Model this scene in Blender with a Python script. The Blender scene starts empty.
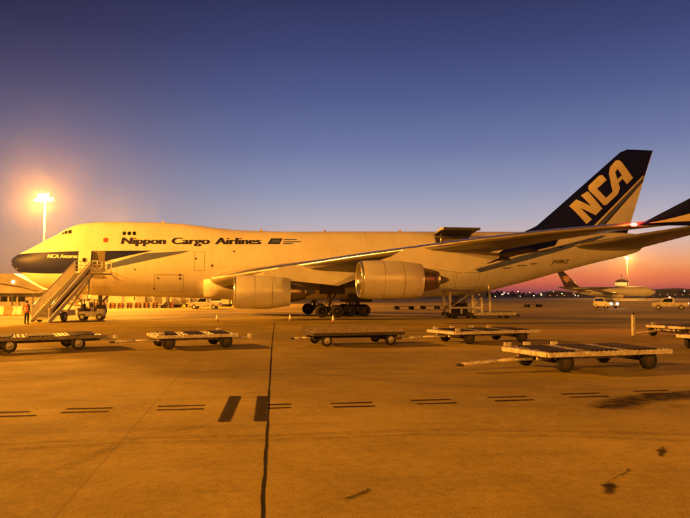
import bpy, bmesh, math, random
from mathutils import Vector, Matrix
from mathutils.bvhtree import BVHTree
from mathutils.geometry import tessellate_polygon
R = math.radians
random.seed(7)
sc = bpy.context.scene
col = sc.collection
PI = math.pi
# ------------------------------------------------------------ camera model
F = 677.0; CH = 2.2; PITCH = math.atan(36 / F)
cp, sp = math.cos(PITCH), math.sin(PITCH)
def ray(px, py):
    x = (px - 345) / F; y = (259 - py) / F
    return Vector((x, cp - y * sp, sp + y * cp))
CAM = Vector((0, 0, CH))
def gnd(px, py, z=0.0):
    d = ray(px, py); t = (z - CH) / d.z
    p = CAM + d * t
    return p
def at_depth(px, py, Y):
    d = ray(px, py); return CAM + d * (Y / d.y)
TH = R(10.0)
N0 = Vector((-32.7, 66.5, 0))
A = Vector((math.cos(TH), math.sin(TH), 0)); B = Vector((math.sin(TH), -math.cos(TH), 0))
def ac(px, py, w=0.0):
    """pixel -> (s, z) on the aircraft's fore-aft plane w metres to port"""
    d = ray(px, py); t = (w - (CAM - N0).dot(B)) / d.dot(B)
    p = CAM + d * t
    return ((p - N0).dot(A), p.z)
def proj(p):
    v = p - CAM; fx = v.x; fy = v.dot(Vector((0, -sp, cp))); fz = v.dot(Vector((0, cp, sp)))
    return 345 + F * fx / fz, 259 - F * fy / fz
def acw(s, w, z): return N0 + A * s + B * w + Vector((0, 0, z))
def interp(tab, x, smooth=True):
    if x <= tab[0][0]: return tab[0][1]
    if x >= tab[-1][0]: return tab[-1][1]
    n = len(tab)
    for i in range(n - 1):
        if tab[i][0] <= x <= tab[i + 1][0]:
            x0, y0 = tab[i]; x1, y1 = tab[i + 1]; h = x1 - x0; t = (x - x0) / h
            if not smooth: return y0 + (y1 - y0) * t
            d = (y1 - y0) / h
            def slope(k):
                if k == 0: return (tab[1][1] - tab[0][1]) / (tab[1][0] - tab[0][0])
                if k == n - 1: return (tab[-1][1] - tab[-2][1]) / (tab[-1][0] - tab[-2][0])
                a = (tab[k][1] - tab[k-1][1]) / (tab[k][0] - tab[k-1][0]); b = (tab[k+1][1] - tab[k][1]) / (tab[k+1][0] - tab[k][0])
                if a * b <= 0: return 0
                return 2 * a * b / (a + b)
            m0, m1 = slope(i), slope(i + 1)
            t2, t3 = t * t, t * t * t
            return (2*t3 - 3*t2 + 1) * y0 + (t3 - 2*t2 + t) * h * m0 + (-2*t3 + 3*t2) * y1 + (t3 - t2) * h * m1
# ------------------------------------------------------------ materials
def mat(name, c, rough=0.5, metal=0.0, var=0.12, scale=2.0, bump=0.0, emit=None, es=0.0, spec=0.5, coat=0.0, dirt=None):
    m = bpy.data.materials.new(name); m.use_nodes = True
    nt = m.node_tree; b = nt.nodes['Principled BSDF']
    b.inputs['Roughness'].default_value = rough; b.inputs['Metallic'].default_value = metal
    b.inputs['Specular IOR Level'].default_value = spec
    b.inputs['Coat Weight'].default_value = coat
    tc = nt.nodes.new('ShaderNodeTexCoord')
    no = nt.nodes.new('ShaderNodeTexNoise'); no.inputs['Scale'].default_value = scale; no.inputs['Detail'].default_value = 6
    no.inputs['Roughness'].default_value = 0.65
    nt.links.new(tc.outputs['Object'], no.inputs['Vector'])
    rp = nt.nodes.new('ShaderNodeValToRGB')
    d = dirt or tuple(x * (1 - 2.2 * var) for x in c)
    rp.color_ramp.elements[0].position = 0.3; rp.color_ramp.elements[0].color = (*[max(0, x) for x in d], 1)
    rp.color_ramp.elements[1].position = 0.6; rp.color_ramp.elements[1].color = (*c, 1)
    nt.links.new(no.outputs['Fac'], rp.inputs['Fac']); nt.links.new(rp.outputs['Color'], b.inputs['Base Color'])
    if bump:
        bp = nt.nodes.new('ShaderNodeBump'); bp.inputs['Strength'].default_value = bump; bp.inputs['Distance'].default_value = 0.02
        nt.links.new(no.outputs['Fac'], bp.inputs['Height']); nt.links.new(bp.outputs['Normal'], b.inputs['Normal'])
    if emit:
        b.inputs['Emission Color'].default_value = (*emit, 1); b.inputs['Emission Strength'].default_value = es
    return m
def worn(name, c, lo, hi, scale, attr=False, k=1.0, rough=.95):
    m = bpy.data.materials.new(name); m.use_nodes = True; nt = m.node_tree; b = nt.nodes['Principled BSDF']
    b.inputs['Base Color'].default_value = (*c, 1); b.inputs['Roughness'].default_value = rough; b.inputs['Specular IOR Level'].default_value = .04
    tc = nt.nodes.new('ShaderNodeTexCoord'); no = nt.nodes.new('ShaderNodeTexNoise'); no.inputs['Scale'].default_value = scale; no.inputs['Detail'].default_value = 8; no.inputs['Roughness'].default_value = .75
    nt.links.new(tc.outputs['Object'], no.inputs['Vector'])
    mr = nt.nodes.new('ShaderNodeMapRange'); mr.inputs[1].default_value = lo; mr.inputs[2].default_value = hi; mr.inputs[3].default_value = 0; mr.inputs[4].default_value = k; nt.links.new(no.outputs['Fac'], mr.inputs[0]); f = mr.outputs[0]
    if attr:
        at = nt.nodes.new('ShaderNodeAttribute'); at.attribute_name = 'soak'; mm = nt.nodes.new('ShaderNodeMath'); mm.operation = 'MULTIPLY'; nt.links.new(f, mm.inputs[0]); nt.links.new(at.outputs['Fac'], mm.inputs[1]); f = mm.outputs[0]
    nt.links.new(f, b.inputs['Alpha']); return m
def panel_lines(m, bw=2.6, rh=1.35, amt=.82):
    nt = m.node_tree; b = nt.nodes['Principled BSDF']; src = b.inputs['Base Color'].links[0].from_socket
    tc = nt.nodes.new('ShaderNodeTexCoord'); sp_ = nt.nodes.new('ShaderNodeSeparateXYZ'); cb = nt.nodes.new('ShaderNodeCombineXYZ'); nt.links.new(tc.outputs['Object'], sp_.inputs[0]); nt.links.new(sp_.outputs[0], cb.inputs[0]); nt.links.new(sp_.outputs[2], cb.inputs[1])
    br = nt.nodes.new('ShaderNodeTexBrick'); br.inputs['Scale'].default_value = 1; br.inputs['Brick Width'].default_value = bw; br.inputs['Row Height'].default_value = rh; br.inputs['Mortar Size'].default_value = .02; br.inputs['Mortar Smooth'].default_value = .4
    br.inputs['Color1'].default_value = (1, 1, 1, 1); br.inputs['Color2'].default_value = (.95, .95, .95, 1); br.inputs['Mortar'].default_value = (amt, amt, amt, 1); nt.links.new(cb.outputs[0], br.inputs['Vector'])
    mp = nt.nodes.new('ShaderNodeMapping'); mp.inputs['Scale'].default_value = (2.2, .3, .25); nt.links.new(tc.outputs['Object'], mp.inputs[0]); no = nt.nodes.new('ShaderNodeTexNoise'); no.inputs['Scale'].default_value = 1; no.inputs['Detail'].default_value = 6; nt.links.new(mp.outputs[0], no.inputs['Vector'])
    mr = nt.nodes.new('ShaderNodeMapRange'); mr.inputs[1].default_value = .5; mr.inputs[2].default_value = .75; mr.inputs[3].default_value = 1; mr.inputs[4].default_value = .9; nt.links.new(no.outputs['Fac'], mr.inputs[0])
    m1 = nt.nodes.new('ShaderNodeMix'); m1.data_type = 'RGBA'; m1.blend_type = 'MULTIPLY'; m1.inputs[0].default_value = 1; nt.links.new(src, m1.inputs[6]); nt.links.new(br.outputs['Color'], m1.inputs[7])
    m2 = nt.nodes.new('ShaderNodeVectorMath'); m2.operation = 'SCALE'; nt.links.new(m1.outputs[2], m2.inputs[0]); nt.links.new(mr.outputs[0], m2.inputs['Scale']); nt.links.new(m2.outputs[0], b.inputs['Base Color'])
M = {}
M['white'] = mat('aircraft_white_paint', (.80, .78, .71), .42, 0, .06, .35, coat=.05, spec=.45, dirt=(.70, .67, .58))
panel_lines(M['white'])
M['seam'] = mat('panel_seam', (.3, .27, .22), .6)
M['belly'] = mat('aircraft_grey_paint', (.46, .46, .45), .42, 0, .12, .5)
M['navy'] = mat('navy_paint', (.0015, .005, .095), .5, 0, .1, .8, spec=.2)
M['stripe'] = mat('silver_blue_stripe', (.09, .12, .27), .55, 0, .08, .8)
M['alu'] = mat('bare_aluminium', (.75, .74, .72), .22, .9, .08, 1.5)
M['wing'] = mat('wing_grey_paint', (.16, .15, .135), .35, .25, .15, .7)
M['wing_dark'] = mat('wing_dark_panel', (.12, .11, .1), .5, .1, .15, 1)
M['cowl'] = mat('nacelle_paint', (.66, .64, .57), .38, .1, .06, .9)
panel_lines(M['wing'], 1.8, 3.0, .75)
M['core'] = mat('exhaust_metal', (.28, .22, .16), .35, .85, .2, 3)
M['dark'] = mat('dark_void', (.012, .011, .01), .8, 0, .1, 2)
M['rubber'] = mat('tyre_rubber', (.018, .017, .016), .8, 0, .15, 8, bump=.2)
M['glass'] = mat('dark_glass', (.01, .012, .015), .06, 0, .05, 1)
M['letter'] = mat('lettering_dark', (.02, .018, .05), .5, 0, .05, 1)
M['cream'] = mat('lettering_cream', (.75, .68, .5), .5, 0, .05, 1)
M['red'] = mat('red_paint', (.32, .06, .03), .5, 0, .1, 2)
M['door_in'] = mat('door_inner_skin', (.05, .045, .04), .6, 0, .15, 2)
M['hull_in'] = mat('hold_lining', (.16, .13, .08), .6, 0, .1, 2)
M['steel'] = mat('galvanised_steel', (.42, .41, .38), .42, .6, .3, 6, bump=.15, dirt=(.16, .12, .08))
M['frame_dark'] = mat('dark_oily_steel', (.06, .045, .03), .75, .1, .3, 5, bump=.2)
M['frame_white'] = mat('worn_white_steel', (.62, .6, .54), .5, .1, .2, 5, bump=.15, dirt=(.25, .18, .12))
M['deck_plate'] = mat('worn_deck_plate', (.2, .17, .13), .65, .2, .3, 3, bump=.25, dirt=(.08, .06, .045))
M['rail'] = mat('dull_brown_rail_steel', (.3, .24, .16), .6, .1, .2, 6)
M['plate_dark'] = mat('black_rubbered_plate', (.022, .018, .014), .85, 0, .3, 6, spec=.15)
M['stair'] = mat('stair_white_paint', (.8, .77, .68), .5, 0, .05, 2.5, coat=.1)
M['tread'] = mat('stair_tread', (.4, .38, .33), .6, .2, .2, 8)
M['orange'] = mat('orange_plastic', (.36, .15, .05), .5, 0, .12, 3)
M['hivis'] = mat('hivis_vest_cloth', (.7, .1, .04), .8, 0, .12, 8)
M['reflect'] = mat('reflective_tape', (.7, .7, .65), .4, .2, .05, 8)
M['cloth'] = mat('dark_trouser_cloth', (.02, .022, .03), .85, 0, .2, 10)
M['skin'] = mat('skin', (.42, .24, .16), .55, 0, .08, 10)
M['hair'] = mat('dark_hair', (.015, .01, .008), .6, 0, .1, 20)
M['brown'] = mat('brown_paint', (.05, .02, .008), .4, 0, .1, .5)
M['gold'] = mat('gold_paint', (.6, .3, .04), .4, 0, .1, .5)
M['concrete_wall'] = mat('concrete_wall', (.45, .42, .36), .8, 0, .15, .4)
M['roofing'] = mat('metal_roofing', (.3, .27, .22), .5, .2, .15, .6)
M['tree'] = mat('tree_foliage', (.02, .03, .012), .9, 0, .3, 1)
M['pole'] = mat('mast_steel', (.12, .11, .1), .6, .3, .1, 2)
SOD = (1.0, .36, .03)
M['lamp'] = mat('sodium_lamp_lens', (.8, .6, .3), .4, emit=(1, .52, .13), es=16)
M['lamp_far'] = mat('distant_lamp_lens', (.8, .6, .3), .4, emit=(1, .62, .25), es=14)
M['lamp_white'] = mat('distant_white_lens', (.8, .8, .8), .4, emit=(1, .8, .55), es=10)
M['head'] = mat('headlamp_lens', (.8, .8, .8), .3, emit=(1, .85, .6), es=120)
M['navred'] = mat('red_navigation_lens', (.6, .05, .03), .3, emit=(1, .06, .05), es=14)
M['beacon'] = mat('red_beacon_lens', (.6, .05, .03), .3, emit=(1, .1, .05), es=25)
M['lit'] = mat('lit_window', (.8, .7, .4), .4, emit=(1, .6, .18), es=.7)
M['paint_dark'] = mat('blacked_out_marking', (.035, .028, .02), .95, 0, .4, 3, spec=.04, dirt=(.012, .01, .008))
M['paint_dark'] = worn('blacked_out_marking', (.02, .014, .008), .25, .48, 9, k=.9)
M['tyre_mark'] = worn('tyre_mark', (.03, .02, .01), .35, .75, 3, k=.24)
M['joint'] = mat('tar', (.012, .01, .008), .9, spec=.05)
M['paint_pale'] = mat('faded_pale_line', (.5, .45, .36), .7, 0, .2, 2)
# ------------------------------------------------------------ mesh builder
class MB:
    def __init__(s): s.v = []; s.f = []; s.mi = []; s.sm = []
    def add(s, vs, fs, mi=0, smooth=False):
        o = len(s.v); s.v += [Vector(v) for v in vs]
        for f in fs: s.f.append([i + o for i in f]); s.mi.append(mi); s.sm.append(smooth)
        return s
    def box(s, c, d, rot=None, mi=0, bev=0.0):
        hx, hy, hz = d[0] / 2, d[1] / 2, d[2] / 2
        c = Vector(c)
        if bev > 0:
            bm = bmesh.new(); bmesh.ops.create_cube(bm, size=1)
            for v in bm.verts: v.co = Vector((v.co.x * d[0], v.co.y * d[1], v.co.z * d[2]))
            bmesh.ops.bevel(bm, geom=bm.edges[:], offset=bev, segments=2, affect='EDGES', profile=.7)
            vs = [v.co.copy() for v in bm.verts]; bm.verts.index_update(); fs = [[v.index for v in f.verts] for f in bm.faces]; bm.free()
        else:
            vs = [Vector((x, y, z)) for x in (-hx, hx) for y in (-hy, hy) for z in (-hz, hz)]
            fs = [(0, 1, 3, 2), (4, 6, 7, 5), (0, 4, 5, 1), (2, 3, 7, 6), (0, 2, 6, 4), (1, 5, 7, 3)]
        if rot: vs = [rot @ v for v in vs]
        return s.add([v + c for v in vs], fs, mi)
    def loft(s, rings, mi=0, smooth=True, cap0=True, cap1=True, closed=True):
        n = len(rings[0]); o = len(s.v)
        vs = [p for r in rings for p in r]; fs = []
        for i in range(len(rings) - 1):
            for j in range(n if closed else n - 1):
                k = (j + 1) % n
                fs.append((i*n + j, i*n + k, (i+1)*n + k, (i+1)*n + j))
        s.add(vs, fs, mi, smooth)
        if cap0: s.f.append([o + j for j in range(n)][::-1]); s.mi.append(mi); s.sm.append(False)
        if cap1: s.f.append([o + (len(rings)-1)*n + j for j in range(n)]); s.mi.append(mi); s.sm.append(False)
        return s
    def tube(s, p, q, r0, r1=None, n=10, mi=0, cap=True, smooth=True):
        p, q = Vector(p), Vector(q); r1 = r0 if r1 is None else r1
        d = (q - p).normalized(); u = d.cross(Vector((0, 0, 1)))
        if u.length < 1e-4: u = Vector((1, 0, 0))
        u.normalize(); w = d.cross(u)
        ring = lambda c, r: [c + (u * math.cos(2*PI*k/n) + w * math.sin(2*PI*k/n)) * r for k in range(n)]
        return s.loft([ring(p, r0), ring(q, r1)], mi, smooth, cap, cap)
    def path(s, pts, r, n=8, mi=0):
        for a, b in zip(pts[:-1], pts[1:]): s.tube(a, b, r, n=n, mi=mi)
        return s
    def lathe(s, prof, origin=(0, 0, 0), axis='x', n=32, mi=0, cap0=False, cap1=False, smooth=True):
        o = Vector(origin); rings = []
        for a, r in prof:
            ring = []
            for k in range(n):
                c, t = math.cos(2*PI*k/n) * r, math.sin(2*PI*k/n) * r
                ring.append(o + (Vector((a, c, t)) if axis == 'x' else Vector((c, a, t)) if axis == 'y' else Vector((c, t, a))))
            rings.append(ring)
        return s.loft(rings, mi, smooth, cap0, cap1)
    def prism(s, pts, off, mi=0):
        n = len(pts); off = Vector(off); pts = [Vector(p) for p in pts]
        fs = [list(range(n))[::-1], [n + k for k in range(n)]] + [(k, (k+1) % n, n + (k+1) % n, n + k) for k in range(n)]
        return s.add(pts + [p + off for p in pts], fs, mi)
    def sphere(s, c, r, n=12, mi=0, sx=1, sy=1, sz=1):
        rings = []
        for i in range(1, n):
            a = PI * i / n
            rings.append([Vector(c) + Vector((math.sin(a)*math.cos(2*PI*k/(2*n))*r*sx, math.sin(a)*math.sin(2*PI*k/(2*n))*r*sy, math.cos(a)*r*sz)) for k in range(2*n)])
        return s.loft(rings, mi)
    def build(s, name, mats, parent=None, recalc=True, autosmooth=None):
        me = bpy.data.meshes.new(name); me.from_pydata([tuple(v) for v in s.v], [], s.f)
        for m in (mats if isinstance(mats, (list, tuple)) else [mats]): me.materials.append(m)
        for p, mi, sm in zip(me.polygons, s.mi, s.sm): p.material_index = mi; p.use_smooth = sm
        me.validate()
        if recalc:
            bm = bmesh.new(); bm.from_mesh(me); bmesh.ops.recalc_face_normals(bm, faces=bm.faces[:]); bm.to_mesh(me); bm.free()
        me.update()
        o = bpy.data.objects.new(name, me); col.objects.link(o)
        if parent: o.parent = parent
        return o
def tag(o, label=None, cat=None, group=None, kind=None):
    if label: o['label'] = label
    if cat: o['category'] = cat
    if group: o['group'] = group
    if kind: o['kind'] = kind
    return o
def thing(name, label, cat, loc=(0, 0, 0), rz=0, group=None):
    o = bpy.data.objects.new(name, None); col.objects.link(o); o.empty_display_size = .5
    o.location = loc; o.rotation_euler = (0, 0, rz)
    return tag(o, label, cat, group)
def copy_tree(o, parent=None):
    c = o.copy(); col.objects.link(c)
    if parent: c.parent = parent
    for ch in list(o.children): copy_tree(ch, c)
    return c
def place(o, loc, rz=0, label=None, group=None):
    o.location = loc; o.rotation_euler = (0, 0, rz)
    if label: o['label'] = label
    if group: o['group'] = group
    return o
# ------------------------------------------------------------ decals
def bvh_of(objs):
    V = []; P = []
    for o in (objs if isinstance(objs, list) else [objs]):
        bm = bmesh.new(); bm.from_mesh(o.data); bmesh.ops.triangulate(bm, faces=[f for f in bm.faces if len(f.verts) == 4]); bm.to_mesh(o.data); bm.free()
        n = len(V); V += [v.co.copy() for v in o.data.vertices]; P += [[i + n for i in p.vertices] for p in o.data.polygons]
    return BVHTree.FromPolygons(V, P)
def decal_bm(bm, bvh, name, m, parent, step=.25, off=.012, side=-1):
    xs = [v.co.x for v in bm.verts]; zs = [v.co.z for v in bm.verts]
    def cut(lo, hi, ax):
        x = lo + step
        while x < hi:
            co = (x, 0, 0) if ax == 0 else (0, 0, x); no = (1, 0, 0) if ax == 0 else (0, 0, 1)
            bmesh.ops.bisect_plane(bm, geom=bm.verts[:] + bm.edges[:] + bm.faces[:], plane_co=co, plane_no=no, dist=1e-5); x += step
    cut(min(xs), max(xs), 0); cut(min(zs), max(zs), 2)
    dead = []
    for v in bm.verts:
        h = bvh.ray_cast(Vector((v.co.x, side * 60, v.co.z)), Vector((0, -side, 0)))
        if h[0] is None:
            h = bvh.find_nearest(Vector((v.co.x, side * .3, v.co.z)))
        n = h[1]
        if n.y * side < 0: n = -n
        v.co = h[0] + n * off
    for f in bm.faces:
        f.smooth = True
    bmesh.ops.recalc_face_normals(bm, faces=bm.faces[:])
    me = bpy.data.meshes.new(name); bm.to_mesh(me); bm.free(); me.materials.append(m)
    o = bpy.data.objects.new(name, me); col.objects.link(o); o.parent = parent
    return o
def poly_bm(pts):
    bm = bmesh.new(); vs = [bm.verts.new((x, 0, z)) for x, z in pts]
    for t in tessellate_polygon([[Vector((x, z, 0)) for x, z in pts]]):
        try: bm.faces.new([vs[i] for i in t])
        except ValueError: pass
    return bm
def decal_poly(pts, *a, **k):
    return decal_bm(poly_bm(pts), *a, **k)
def text_bm(txt, x0, z0, width, height, shear=.25, bold=.02, fat=0):
    cu = bpy.data.curves.new('t', 'FONT'); cu.body = txt; cu.size = 1; cu.shear = shear; cu.offset = bold; cu.resolution_u = 3
    o = bpy.data.objects.new('t', cu); col.objects.link(o)
    dg = bpy.context.evaluated_depsgraph_get(); me = bpy.data.meshes.new_from_object(o.evaluated_get(dg))
    bm = bmesh.new(); bm.from_mesh(me)
    bpy.data.objects.remove(o); bpy.data.curves.remove(cu); bpy.data.meshes.remove(me)
    xs = [v.co.x for v in bm.verts]; sx = width / (max(xs) - min(xs)); mx = min(xs)
    for v in bm.verts: v.co = Vector((x0 + (v.co.x - mx) * sx, 0, z0 + v.co.y * height / .72))
    if fat:
        g0 = bm.verts[:] + bm.edges[:] + bm.faces[:]
        for q in (-fat, fat):
            r = bmesh.ops.duplicate(bm, geom=g0)
            for v in r['geom']:
                if isinstance(v, bmesh.types.BMVert): v.co.x += q
    return bm
# ============================================================ THE CARGO AIRCRAFT
plane = thing('cargo_plane', 'huge white four-engined cargo jet with navy nose and tail, side cargo door open', 'aircraft', N0, TH)
top_px = [(11.3, 262), (12.5, 259), (15, 257), (20, 254), (28, 250), (37, 245.5), (48, 239.5), (58, 234.5), (66, 230), (73, 226.5), (82, 224), (93, 222.6), (105, 222), (125, 222), (150, 222.4), (175, 223.5), (200, 226), (218, 228.3), (235, 230), (255, 231), (280, 231.6), (340, 231.5), (430, 231.6), (500, 231.8), (530, 232), (580, 232.5), (615, 232.5), (635, 234), (642, 237), (645, 240)]
bot_px = [(11.3, 263.5), (12.5, 266), (15, 269), (19, 272), (27, 277), (40, 285.7), (55, 291), (70, 293.5), (90, 295), (110, 296), (160, 297), (190, 298), (240, 298.5), (330, 298.5), (400, 298), (440, 296.8), (471, 294), (517, 283.7), (556, 273), (594.5, 263), (633, 253.5), (641, 250), (645, 245)]
TOP = [ac(*p) for p in top_px]; BOT = [ac(*p) for p in bot_px]
HW = [(TOP[0][0], .12), (.35, .75), (.8, 1.12), (1.6, 1.6), (3, 2.15), (4.5, 2.55), (6.5, 2.93), (8.5, 3.13), (11, 3.25), (44, 3.25), (48, 3.18), (52, 2.9), (56, 2.45), (60, 1.85), (64, 1.15), (67, .65), (TOP[-1][0], .3)]
S0, S1 = TOP[0][0], min(TOP[-1][0], BOT[-1][0])
def zc(s):
    t, b = interp(TOP, s), interp(BOT, s)
    if s < 4: k = .45
    elif s < 24: k = .45
    else: k = .5
    z = b + k * (t - b)
    if 6 < s < 48: z = 5.25 + (0 if s < 42 else 0)
    if s <= 6: 
        u = max(0, s) / 6; z = (1 - u) * (b + .5 * (t - b)) + u * 5.25
    if s >= 40: z = b + .5 * (t - b) - .1 * max(0, (48 - s) / 8)
    return z
def section(s, n=56, grow=0):
    t, b, h, c = interp(TOP, s), interp(BOT, s), interp(HW, s), zc(s)
    c = min(max(c, b + .05), t - .05); r = []
    for k in range(n):
        a = 2 * PI * k / n; ca, sa = math.cos(a), math.sin(a)
        hz = (t - c) if sa > 0 else (c - b)
        e = 1.0
        y = h * math.copysign(abs(ca) ** e, ca)
        if sa > 0 and hz > 3.45:   # upper-deck lobe is narrower than the main lobe
            f = min(1, (hz - 3.45) / .8); y *= 1 - .10 * f * sa ** 2 * (1 - sa ** 6) * 1.5
        r.append(Vector((s, y, c + hz * sa)))
    return r
ss = [S0 + .02, S0 + .1, S0 + .25, S0 + .45]
x = S0 + .7
while x < 12: ss.append(x); x += .3
while x < 26: ss.append(x); x += .5
while x < 44: ss.append(x); x += 1.0
while x < S1 - .3: ss.append(x); x += .6
ss += [S1 - .15, S1]
fu = MB(); fu.loft([section(s) for s in ss])
fus = fu.build('fuselage', M['white'], plane)
FB = bvh_of(fus)
MI = plane.matrix_basis if False else Matrix.Translation(N0) @ Matrix.Rotation(TH, 4, 'Z')
MInv = MI.inverted()
def hit(px, py, bvh=None):
    o = MInv @ CAM; d = (MInv.to_3x3() @ ray(px, py)).normalized()
    h = (bvh or FB).ray_cast(o, d)
    if h[0] is None:
        h = (FB if bvh is None else bvh).find_nearest(o + d * 70)
    return (h[0].x, h[0].z)
def pxpoly(pts, bvh=None): return [hit(x, y, bvh) for x, y in pts]
# navy nose and cheat line
nose = [ac(10, 257, 0.2), ac(10, 273, .2)]
NP = [(-1, ac(11, 256, 0)[1])] + pxpoly([(22, 254), (35, 252.8), (60, 251.6), (93, 251), (120, 250.8), (153, 250.6)]) + pxpoly([(132, 254.8), (107, 260.8), (84, 270), (60, 273.5), (40, 273.3), (25, 272.5)]) + [(-1, ac(11, 272, 0)[1])]
for sd in (-1, 1):
    bm = poly_bm(NP)
    # trim to the nose outline so the sheet wraps the tip
    bmesh.ops.bisect_plane(bm, geom=bm.verts[:] + bm.edges[:] + bm.faces[:], plane_co=(S0 + .03, 0, 0), plane_no=(1, 0, 0), clear_inner=True)
    decal_bm(bm, FB, 'cheat_line', M['navy'], plane, step=.2, off=.02, side=sd)
decal_poly(pxpoly([(106, 264.6), (146, 253.2), (190, 250.8), (179, 253.8), (107, 269)]), FB, 'stripe', M['stripe'], plane, off=.018)
decal_poly(pxpoly([(475, 269.5), (520, 256), (560, 246), (580, 241), (600, 236), (607, 236), (593, 241), (560, 251), (520, 262), (480, 272.5)]), FB, 'stripe', M['stripe'], plane, off=.014)
decal_poly(pxpoly([(474, 268.2), (520, 254.4), (560, 244.4), (585, 238), (604, 233.2), (606, 234.5), (585, 239.6), (560, 245.9), (520, 255.9), (475, 269.5)]), FB, 'stripe', M['cream'], plane, off=.022)
decal_poly(pxpoly([(486, 264.2), (500, 252), (512, 243), (560, 234), (604, 231), (606, 234.5), (580, 239.6), (560, 244.4), (520, 254.4)]), FB, 'cheat_line', M['navy'], plane, off=.012)
# door outlines
def outline(x0, x1, z0, z1, t=.035):
    for q in ([(x0, z0), (x1, z0), (x1, z0 + t), (x0, z0 + t)], [(x0, z1 - t), (x1, z1 - t), (x1, z1), (x0, z1)], [(x0, z0 + t), (x0 + t, z0 + t), (x0 + t, z1 - t), (x0, z1 - t)], [(x1 - t, z0 + t), (x1, z0 + t), (x1, z1 - t), (x1 - t, z1 - t)]):
        decal_poly(q, FB, 'door_outline', M['seam'], plane, off=.013, step=.4)
outline(13.8, 16.6, 2.5, 4.2); outline(44.6, 47.2, 3.0, 4.6); outline(17.6, 18.6, 4.6, 6.5, .03)
# lettering
def word(txt, pxl, pxr, pyb, pyt, m, bold=.022, shear=.08, off=.022, fat=0):
    a, b = hit(pxl, pyb), hit(pxr, pyb); t = hit(pxl, pyt)
    first = None
    for i, q in enumerate((0, -fat, fat) if fat else (0,)):
        bm = text_bm(txt, a[0], a[1], b[0] - a[0], t[1] - a[1], shear, bold)
        for v in bm.verts: v.co.z += (b[1] - a[1]) * (v.co.x - a[0]) / (b[0] - a[0]); v.co.x += q
        o = decal_bm(bm, FB, 'lettering', m, plane, step=.3, off=off + .004 * i)
        if first is None: first = o
        else:
            bm = bmesh.new(); bm.from_mesh(first.data); bm.from_mesh(o.data); bm.to_mesh(first.data); bm.free(); bpy.data.objects.remove(o)
    return first
word('Nippon', 121.5, 165, 244, 237.2, M['letter'], .0, fat=.07)
word('Cargo', 172, 209, 244.1, 237.3, M['letter'], .0, fat=.07)
word('Airlines', 215.5, 260.5, 244.2, 237.5, M['letter'], .0, fat=.07)
word('NCA Antares', 47.8, 77.2, 258, 254.2, M['cream'], .0, fat=.03)
word('JA08KZ', 551, 568.5, 263.2, 259.6, M['letter'], .02, 0.2)
decal_poly(pxpoly([(267.5, 244), (271, 238.5), (282.5, 238.5), (279.5, 244)]), FB, 'emblem', M['letter'], plane, off=.015)
decal_poly(pxpoly([(270.3, 242.8), (272.5, 239.8), (280.5, 239.8), (279, 242.8)]), FB, 'emblem', M['stripe'], plane, off=.024)
for y0, xa, xb in ((239.2, 283.5, 297), (241.4, 283, 301), (243.2, 282.5, 293)):
    decal_poly(pxpoly([(xa, y0 + .9), (xa + .4, y0), (xb, y0), (xb - .4, y0 + .9)]), FB, 'emblem', M['stripe'], plane, off=.016)
c = hit(105.7, 240)
decal_poly([(c[0] + .24 * math.cos(k * PI / 10), c[1] + .24 * math.sin(k * PI / 10)) for k in range(20)], FB, 'roundel', M['red'], plane, off=.02)
for xx in (124.2, 129.2, 134.2):
    a = hit(xx, 233.4)
    decal_poly([(a[0] + .17 * math.cos(k*PI/8), a[1] + .21 * math.sin(k*PI/8)) for k in range(16)], FB, 'window', M['glass'], plane, off=.02)
# small vents and hatches on the side
for xx, yy, r_ in ((196, 258.7, .11), (212, 265.6, .14), (135, 269.5, .09), (158, 278, .1), (180, 275, .12), (180, 278.5, .12), (154, 288.5, .09), (234, 251.5, .1)):
    a = hit(xx, yy); decal_poly([(a[0] + r_*math.cos(k*PI/6), a[1] + r_*math.sin(k*PI/6)) for k in range(12)], FB, 'vent', M['wing_dark'], plane, off=.015)
for xa, xb, yy in ((503, 511, 267.8), (517, 527, 265.3), (530, 537, 263.5)):
    decal_poly(pxpoly([(xa, yy), (xb, yy - .3), (xb, yy + .6), (xa, yy + .9)]), FB, 'hatch', M['wing_dark'], plane, off=.015)
# cockpit windows
for q in ([(61, 234.9), (62.8, 232.6), (64.4, 231.8), (63.6, 234.2)], [(64.3, 234), (65.2, 231.2), (67.5, 230.7), (67.3, 233.8)], [(68.1, 233.7), (68.3, 230.3), (71.8, 230), (71.6, 233.5)]):
    p = pxpoly(q)
    for sd in (-1, 1): decal_poly(p, FB, 'cockpit_window', M['glass'], plane, step=.15, off=.02, side=sd)
# crew door opening and open door
dz0 = 4.45; o_ = hit(98.6, 257)[0]
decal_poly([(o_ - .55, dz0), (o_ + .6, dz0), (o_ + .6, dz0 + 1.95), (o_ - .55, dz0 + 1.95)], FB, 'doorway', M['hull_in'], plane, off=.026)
db = MB(); xd = o_ - 1.25
yy = -(interp(HW, xd) + .28)
prof = [(yy + .08, dz0 - .05), (yy - .02, dz0 + .5), (yy - .0, dz0 + 1.2), (yy + .22, dz0 + 2.0)]
ring = []
for y_, z_ in prof: ring.append([Vector((xd - .55, y_ + .08, z_)), Vector((xd + .6, y_, z_)), Vector((xd + .6, y_ - .14, z_)), Vector((xd - .55, y_ - .06, z_))])
db.loft(ring, smooth=False); cd = db.build('door', M['white'], plane)
MB().box((xd, yy - .17, dz0 + 1.1), (.28, .06, .36), bev=.03).build('window', M['glass'], cd)
MB().box((xd + .3, yy - .16, dz0 + .55), (.3, .04, .1)).build('handle', M['frame_dark'], cd)
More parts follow.
